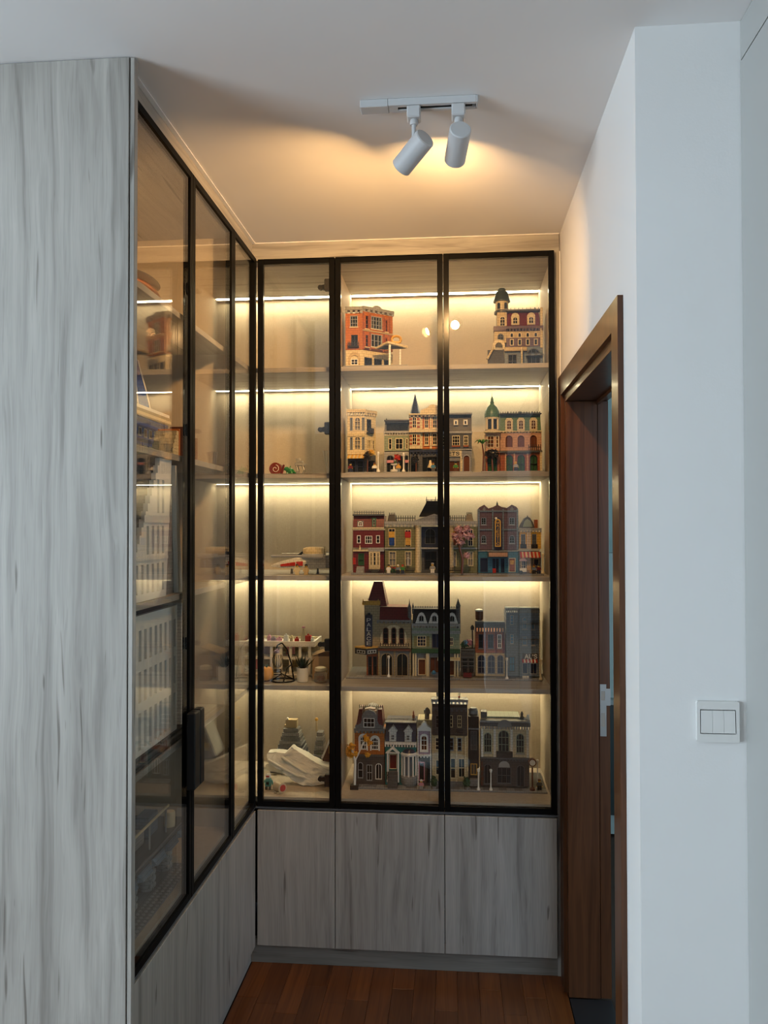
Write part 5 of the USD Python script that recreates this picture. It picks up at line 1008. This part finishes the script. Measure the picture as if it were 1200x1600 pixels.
t = thing('clip_jar', 'small squat glass jar with a pale clip lid before the cardboard box', 'jar', (.214, 2.94, z0))
GL = M('jar_glass', {'p': ('principled_bsdf', {'base_color': (.85, .85, .8), 'roughness': .05, 'transmission_weight': .85, 'ior': 1.3})}, [], 'p.BSDF')
part(t, 'glass_body', MB().lathe([(0, 0), (.021, 0), (.024, .004), (.024, .030), (.019, .038), (.019, .042), (0, .042)], n=24), GL, smooth=True); part(t, 'contents', foliage(MB(), (0, 0, .016), .014, 60, .006, 130, (1, 1, .8)), S('brick'), kind='stuff'); part(t, 'lid', MB().lathe([(0, .0422), (.022, .0422), (.023, .046), (.021, .054), (.012, .057), (0, .057)], n=24), S('cream'))
part(t, 'clip', MB().path([(.023, 0, .030), (.027, 0, .042), (.023, 0, .052)], .0016), STEEL)
t = thing('toy_lantern', 'orange yellow ribbed round lantern at the left of the wire stand', 'lantern', (.008, 2.945, z0))
mb = MB()
for k in range(10):
    a = 2*PI*k/10; mb.ball((.011*math.cos(a), .011*math.sin(a), .028), .016, 2, (1, 1, 1.55))
part(t, 'ribs', mb, S((.75, .36, .05), .5)); part(t, 'stalk', MB().tube((0, 0, .05), (.003, 0, .062), .004, .003), S('dgreen')); part(t, 'foot', MB().lathe([(0, 0), (.014, 0), (.016, .006), (0, .008)], n=14), S('rbrown'))

# bottom board of the corner
z0 = .5925
def stepped(name, label, loc, w, d, h, n, rotz=0):
    t = thing(name, label, 'toy model', loc, rotz=rotz)
    for k in range(n):
        f = 1 - .66*k/n; part(t, 'tier', MB().box(-w/2*f, w/2*f, -d/2*f, d/2*f, h*k/n, h*(k+1)/n-.0004, .0008), P('lgrey' if k % 2 else 'mgrey'), smooth=False)
    part(t, 'ramp', MB().hull([(-.012, -d/2-.004, 0), (.012, -d/2-.004, 0), (-.007, -d/2*.36, h*.9), (.007, -d/2*.36, h*.9), (-.012, -d/2*.5, 0), (.012, -d/2*.5, 0)]), S('dgreen'))
    for sx in (-1, 1): part(t, 'fin', MB().hull([(sx*.018, -d/2-.010, 0), (sx*w*.62, -d/2-.010, .012), (sx*w*.60, -d/2-.010, .034), (sx*.020, -d/2-.010, .075), (sx*.018, -d/2-.006, 0), (sx*w*.62, -d/2-.006, .012), (sx*.020, -d/2-.006, .075)]), S('white'))
    return t
t = stepped('toy_pyramid', 'grey stepped toy pyramid with white fins and a tan crest behind the white bag', (.056, 3.185, z0), .15, .13, .165, 11)
part(t, 'crest', MB().box(-.022, .022, -.015, .015, .1652, .198, .001).box(-.030, -.022, -.008, .008, .1652, .176, .001), S('tan')); part(t, 'crest_knob', MB().ball((-.016, -.010, .202), .005, 1), S('white'))
t = stepped('toy_pyramid', 'narrow grey stepped toy pyramid with a gold topped mast at the right of the corner', (.171, 3.19, z0), .058, .10, .150, 9)
part(t, 'mast', MB().tube((-.016, 0, .150), (-.016, 0, .192), .003), S('tan')); part(t, 'mast_top', MB().ball((-.016, 0, .197), .007, 2), S('gold'))
t = thing('toy_hut', 'brown toy hut with a steep white edged roof in the corner', 'toy model', (.2345, 3.09, z0))
part(t, 'wall', MB().prism(Polygon([(-.03, 0), (.0275, 0), (.0275, .16), (.016, .19), (-.03, .09)]), -.05, .05), P('rbrown')); part(t, 'roof_edge', MB().hull([(-.036, -.056, .086), (-.028, -.056, .086), (.012, -.056, .200), (.020, -.056, .200), (-.036, .05, .086), (.012, .05, .20)]), S('white'))
part(t, 'window', MB().box(-.006, .016, -.053, -.0503, .105, .135), S('gold')); part(t, 'window', MB().box(-.010, .012, -.053, -.0503, .03, .06), S('gold'))
t = thing('white_bag', 'crumpled white cloth bag lying across the corner compartment floor', 'cloth bag', (.118, 2.985, z0))
pl = Polygon([(-.118, .098), (-.112, .080), (-.05, .046), (.012, .006), (.060, .0), (.115, .014), (.130, .036), (.126, .058), (.082, .064), (.030, .088), (-.030, .118), (-.050, .098), (-.090, .100)]).buffer(.006)
box_ = trimesh.creation.extrude_polygon(pl, .05, engine='earcut'); v_, f_ = trimesh.remesh.subdivide_to_size(box_.vertices, box_.faces, .008)
bt = trimesh.Trimesh(v_, f_, process=True); bt.merge_vertices(); trimesh.smoothing.filter_taubin(bt, iterations=14)
v_ = np.array(bt.vertices); wr = meshkit.fbm(np.stack([v_[:, 0]*26 + v_[:, 1]*22, v_[:, 1]*70 - v_[:, 0]*40, v_[:, 2]*20], 1), 3, 4) - .5
yy = (v_[:, 2]-.025)*(.55 + .9*np.clip(1 - np.abs(v_[:, 1]-.06)/.09, 0, 1)) - wr*.020*np.sign(v_[:, 2]-.025)*-1
zz = np.maximum(v_[:, 1] + .006, 0)
bt = trimesh.Trimesh(np.stack([v_[:, 0], yy + (zz*.45), zz], 1), np.array(bt.faces)[:, ::-1], process=False)
part(t, 'cloth', MB().add(bt.vertices, bt.faces), S((.88, .87, .80), .8), smooth=True)
part(t, 'folded_flap', MB().path([(-.112, -.004, .092), (-.06, -.012, .068), (0, -.020, .042), (.03, -.018, .036)], .005), S((.88, .87, .80), .8)); part(t, 'folded_flap', MB().path([(-.06, .005, .100), (-.01, -.006, .074), (.034, -.012, .050)], .005), S((.88, .87, .80), .8))
t = thing('toy_mug', 'cream toy mug lying down with a red base mark, front left of the white bag', 'mug', (.070, 2.90, z0+.0185))
part(t, 'cup', MB().tube((-.016, .012, 0), (.012, -.012, 0), .0185, n=24), S((.60, .50, .33))); part(t, 'base_mark', MB().tube((.0123, -.0123, 0), (.0135, -.0135, 0), .012, n=20), S('red')); part(t, 'handle', MB().path([(-.010, 0, -.014), (-.016, -.014, -.0165), (-.004, -.020, -.0165), (.006, -.016, -.014)], .0028), S((.60, .50, .33)))
t = thing('toy_robot', 'small teal and white toy robot at the left edge of the corner floor', 'toy', (.020, 2.925, z0))
part(t, 'body', MB().box(-.012, .012, -.010, .010, .012, .040, .004), S((.10, .32, .32))); part(t, 'head', MB().box(-.010, .010, -.009, .009, .0405, .058, .005), S('white'))
for sx in (-1, 1): part(t, 'leg', MB().box(sx*.003, sx*.011, -.006, .008, 0, .0118, .001), S('dgrey')); part(t, 'arm', MB().tube((sx*.013, 0, .034), (sx*.020, -.006, .018), .0035, .003), S((.10, .32, .32)))
part(t, 'eye', MB().box(-.006, .006, -.0105, -.0088, .048, .053), S('red')); part(t, 'dial', MB().box(-.005, .005, -.0112, -.0102, .020, .030), S('black'))

# ------------------------------------------------------------------ left cabinet contents
t = thing('copper_dish', 'polished copper oval dish under a glass cover on the top left shelf', 'dish', (-.085, 1.94, 2.1465))
COP = plain('copper', (.85, .30, .13), .3, metallic=1)
part(t, 'dish', MB().ball((0, 0, .018), .028, 3, (1.5, 4.0, .62)), COP, smooth=True); part(t, 'cover', MB().ball((.0, .03, .049), .030, 3, (1.2, 3.0, .42)), M('smoke_cover', {'p': ('principled_bsdf', {'base_color': (.45, .38, .32), 'roughness': .06, 'transmission_weight': .8, 'ior': 1.2})}, [], 'p.BSDF'), smooth=True)
# second shelf, left
z0 = 1.7595
t = thing('toy_castle', 'blue toy hall with rows of small windows and a cream roof deck', 'toy building', (-.20, 2.08, z0))
part(t, 'wall', MB().box(-.13, 0, 0, .395, 0, .128), P('cobalt')); part(t, 'roof_deck', MB().box(-.14, .008, -.008, .402, .1282, .150, .001), P('cream'))
for k in range(9):
    for j in range(2): f_ = part(t, 'window', MB().box(.0002, .003, .03+.04*k, .052+.04*k, .020+.05*j, .046+.05*j), S('sblue')); part(f_, 'pane', MB().box(.0031, .0036, .033+.04*k, .049+.04*k, .023+.05*j, .043+.05*j), S('navy', .1))
for k in range(2): part(t, 'roof_machine', MB().box(-.06-.02*(k % 2), -.02, .02+.07*k, .07+.07*k, .1503, .178+.012*(k % 3), .002), P('cream'))
part(t, 'parapet', MB().box(-.002, .006, .0, .39, .1503, .160), P('white'))
t = thing('toy_spire', 'pointed blue toy spire with white seams rising above the cream deck', 'toy building', (-.280, 2.36, z0+.1505))
part(t, 'cone', MB().lathe([(.068, 0), (.052, .07), (.032, .14), (.026, .165), (0, .172)], n=8), P('cobalt'), smooth=False)
for k in range(8): a = 2*PI*k/8; part(t, 'seam', MB().path([(r_*1.01*math.cos(a), r_*1.01*math.sin(a), h_) for r_, h_ in ((.068, .0), (.052, .07), (.032, .14), (.026, .166))], .0026, 6), S('white'))
t = thing('stepped_stand', 'cream stepped toy stand with an orange band at the far end of the left shelf', 'toy', (-.10, 2.185, z0))
for k in range(6): part(t, 'step', MB().box(-.03, .03, -.042+.009*k, .02, .0+.013*k, .0126+.013*k), P('cream'), smooth=False)
part(t, 'band', MB().box(-.031, .0305, .0205, .030, 0, .085), S('orange'))
t = thing('slatted_crate', 'dark brown slatted toy crate beside the cream stepped stand', 'crate', (-.085, 2.262, z0))
for k in range(4): part(t, 'slat', MB().box(-.02, .02, -.026, .026, .004+.022*k, .016+.022*k, .001), S('rbrown'))
for sy in (-1, 1): part(t, 'post', MB().box(-.021, .021, sy*.0265, sy*.032, 0, .094, .001), S('rbrown'))
for sy in (-1, 1): part(t, 'post', MB().box(.0205, .024, sy*.022, sy*.030, 0, .094, .0005), S('rbrown'))
t = thing('picture_frame', 'small brown wooden picture frame standing on the left cabinet shelf', 'picture frame', (-.135, 2.455, z0))
part(t, 'frame', MB().prism(sbox(-.036, 0, .036, .085).difference(sbox(-.024, .012, .024, .073)), -.006, .006), wood('frame_wood', (.30, .15, .06), (.22, .10, .04), (.14, .06, .02), crack=False)); part(t, 'picture', MB().box(-.0238, .0238, -.001, .003, .0122, .0728), S((.45, .40, .28), .5)); part(t, 'picture_mark', MB().hull([(-.010, -.0014, .03), (.012, -.0014, .03), (.008, -.0014, .05), (-.008, -.0014, .05), (0, -.0011, .04)]), S((.18, .26, .06), .5)); part(t, 'strut', MB().hull([(-.008, .0062, .06), (.008, .0062, .06), (-.008, .035, 0), (.008, .035, 0), (-.008, .038, 0), (.008, .038, 0)]), S('rbrown'))
# third shelf, left: slotted tower
def slots(outline, rects): return Polygon(outline).difference(unary_union([sbox(*r) for r in rects]))
t = thing('toy_skyscraper', 'tapering white toy tower with stepped edge and vertical slots on the third left shelf', 'toy building', (-.050, -.145, 1.3865))
st = []; n_ = 13
for k in range(n_+1):
    y_ = 1.950 + (2.118-1.950)*k/n_; zz_ = .10 + .255*k/n_; st += [(y_, zz_ if k == 0 else zz_ - .255/n_), (y_, zz_)]
out = [(1.950, .0), (2.166, 0)] + [(2.205, .355)] + st[::-1]
rc = []
for za, zb in ((.018, .088), (.112, .182), (.215, .300)):
    for k in range(6): 
        y_ = 1.966 + .034*k; 
        if y_ > 1.958 + max(0, zb-.10)*.66 and y_+.016 < 2.170 + zb*.09: rc.append((y_, za, y_+.015, zb))
part(t, 'front', MB().prism(slots(out, rc), 0, .012, 'x'), S('white', .45), smooth=False); part(t, 'core', MB().prism(Polygon([(1.985, 0), (2.26, 0), (2.235, .345), (2.13, .345), (2.0, .12)]), -.14, -.0005, 'x'), P('mgrey'), smooth=False)
part(t, 'side_fin', MB().prism(Polygon([(2.268, 0), (2.300, 0), (2.250, .345), (2.238, .345)]), -.14, .010, 'x'), S('white', .45), smooth=False); part(t, 'ledge', MB().box(.0122, .016, 1.957, 2.17, .098, .106), S('white')); part(t, 'ledge', MB().box(.0122, .016, 2.01, 2.18, .190, .208), S('white'))
solo('blue_board', 'plain blue board leaning behind the tapering white tower', 'board', MB().box(-.215, -.205, 1.80, 2.30, 1.3865, 1.738, .001), S((.010, .060, .33), .4))
# fourth shelf, left: slotted block
t = thing('toy_block', 'broad white slotted toy block on a black base in the left cabinet', 'toy building', (-.065, 0, .9885))
rc = [(1.775+.0345*k, za, 1.792+.0345*k, zb) for k in range(11) for za, zb in ((.035, .125), (.150, .225), (.250, .325))]
part(t, 'front', MB().prism(slots([(1.755, .022), (2.148, .022), (2.148, .362), (1.755, .362)], rc), 0, .012, 'x'), S('white', .45), smooth=False); part(t, 'core', MB().box(-.19, -.0005, 1.765, 2.150, .022, .356), P('dgrey'), smooth=False)
part(t, 'side_fin', MB().box(-.19, .008, 2.196, 2.212, .022, .362), P('white'), smooth=False); part(t, 'recess', MB().box(-.19, -.03, 2.1505, 2.1958, .022, .356), P('mgrey'))
for k, c in enumerate(('black', 'dgrey', 'black')): part(t, 'base_tier', MB().box(-.22+.004*k, .030-.006*k, 1.74, 2.235-.004*k, .007*k, .007*k+.0068, .0006), P(c), smooth=False)
# bottom board, left: grey machine
t = thing('toy_launch_deck', 'grey toy machine deck on round studded pillars on the left cabinet floor', 'toy model', (-.115, 0, SB+.0005))
part(t, 'baseplate', MB().box(-.20, .07, 1.76, 2.26, 0, .004), P('mgrey')); 
mb = MB()
for i in range(30):
    for j in range(3): mb.tube((.064-.016*j, 1.772+.0163*i, .004), (.064-.016*j, 1.772+.0163*i, .0062), .0046, n=8)
part(t, 'studs', mb, S('lgrey'), kind='stuff')
part(t, 'deck', MB().box(-.17, .035, 1.80, 2.30, .105, .122, .001), P('dgrey')); part(t, 'deck_rim', MB().box(.0352, .045, 1.80, 2.30, .100, .112, .001).box(.0352, .040, 1.82, 2.28, .114, .122, .001), P('mgrey'))
for k in range(4):
    y_ = 1.84+.125*k; mb = MB().lathe([(0, .0045), (.020, .0045), (.020, .098), (0, .098)], (.0, y_, 0), 14)
    p_ = part(t, 'pillar', mb, P('lgrey'))
    for j in range(5):
        for a in (-.6, 0, .6): part(p_, 'pillar_stud', MB().ball((.020*math.cos(a), y_+.020*math.sin(a), .016+.018*j), .006, 1), S('lgrey'))
for k in range(5): part(t, 'rim_block', MB().hull([(.0455, 1.82+.095*k, .098), (.060, 1.825+.095*k, .100), (.0455, 1.895+.095*k, .098), (.060, 1.89+.095*k, .100), (.0455, 1.82+.095*k, .118), (.0455, 1.895+.095*k, .118), (.054, 1.83+.095*k, .116), (.054, 1.885+.095*k, .116)]), P('sblue'))
for k in range(4): part(t, 'deck_house', MB().box(-.07+.02*(k % 2), -.01, 1.83+.10*k, 1.90+.10*k, .1222, .158+.02*(k % 2), .002), P('sblue' if k % 2 else 'lgrey'))
part(t, 'white_barrel', MB().lathe([(0, .1222), (.014, .1222), (.015, .128), (.015, .160), (.013, .165), (0, .165)], (.015, 2.225, 0), 14), S('cream'))
for k, (x_, z_) in enumerate(((-.11, .225), (.02, .190))): part(t, 'railing_beam', MB().tube((x_, 1.80, z_), (x_, 2.20, z_), .0035, n=8), S('cream'))
for y_ in (1.82, 1.94, 2.06, 2.18):
    for x_, z_ in ((-.11, .225), (.02, .190)): part(t, 'railing_post', MB().tube((x_, y_, .1222), (x_, y_, z_-.0036), .0028, n=6), S('lgrey'))

# ------------------------------------------------------------------ what shows through the doorway, and things added for the doors to mirror
TEAL = paint('teal_wall', (.36, .46, .45))
struct('wall_beyond', MB().box(1.2, 3.2, 4.5, 4.62, 0, H), TEAL)
struct('wall_beyond_side', MB().box(1.2, 1.249, 3.425, 4.5, 0, H), TEAL)
struct('wall_beyond_right', MB().box(3.08, 3.2, 1.78, 4.5, 0, H), TEAL)
t = thing('towel_rail', 'pale towel hung from a dark rail, glimpsed through the doorway gap', 'towel', (1.50, 4.05, 0))
part(t, 'rail', MB().path([(-.12, 0, 1.42), (.30, 0, 1.42)], .012).path([(-.12, 0, 1.42), (-.12, .40, 1.46)], .01).path([(.30, 0, 1.42), (.30, .44, 1.42)], .01), BLACK_P)
mb = MB(); 
for k in range(14): x_ = -.09+.025*k; mb.hull([(x_, -.018-.006*(k % 2), z_) for z_ in (.72, 1.43)] + [(x_+.0252, -.018-.006*((k+1) % 2), z_) for z_ in (.72, 1.43)] + [(x_, .016, 1.43), (x_+.0252, .016, 1.43), (x_, -.012, .72), (x_+.0252, -.012, .72)])
part(t, 'cloth', mb, S((.42, .50, .48), .9))
t = thing('dark_cupboard', 'low dark green cupboard standing beyond the doorway', 'cupboard', (1.36, 4.1, 0))
part(t, 'body', MB().box(0, .9, .05, .39, .10, .66, .004), S((.015, .030, .028), .4)); part(t, 'plinth', MB().box(.02, .88, .07, .37, 0, .0995), S((.36, .46, .44), .6)); part(t, 'worktop', MB().box(-.01, .91, .03, .39, .6605, .69, .003), S((.40, .44, .42), .4))
t = thing('added_stool', 'low round stool added out of view, sky sheen put into its top colour', 'stool', (.655, 1.585, 0))  # added out of view to supply the disc mirrored in the far doors
part(t, 'seat', MB().lathe([(0, .366), (.122, .366), (.130, .371), (.130, .380), (.126, .385), (0, .385)], n=40), S((.70, .88, .95), .06))  # blue in the seat colour stands in for reflected sky
for k in range(3): a = 2*PI*k/3+.4; part(t, 'leg', MB().tube((.085*math.cos(a), .085*math.sin(a), .3658), (.11*math.cos(a), .11*math.sin(a), 0), .010, .008), S('mgrey'))
t = thing('sideboard', 'tall white box added behind the viewer for its pale reflection in the doors', 'sideboard', (.99, -2.1, 0))  # unseen pale box, added only to put a light patch in the door reflections
part(t, 'body', MB().box(0, .30, 0, .45, .06, 1.05, .002), W_WALL); part(t, 'plinth', MB().box(.02, .29, .02, .43, 0, .0595), S('mgrey')); part(t, 'top', MB().box(-.01, .302, -.002, .46, 1.0505, 1.07, .002), W_WALL)
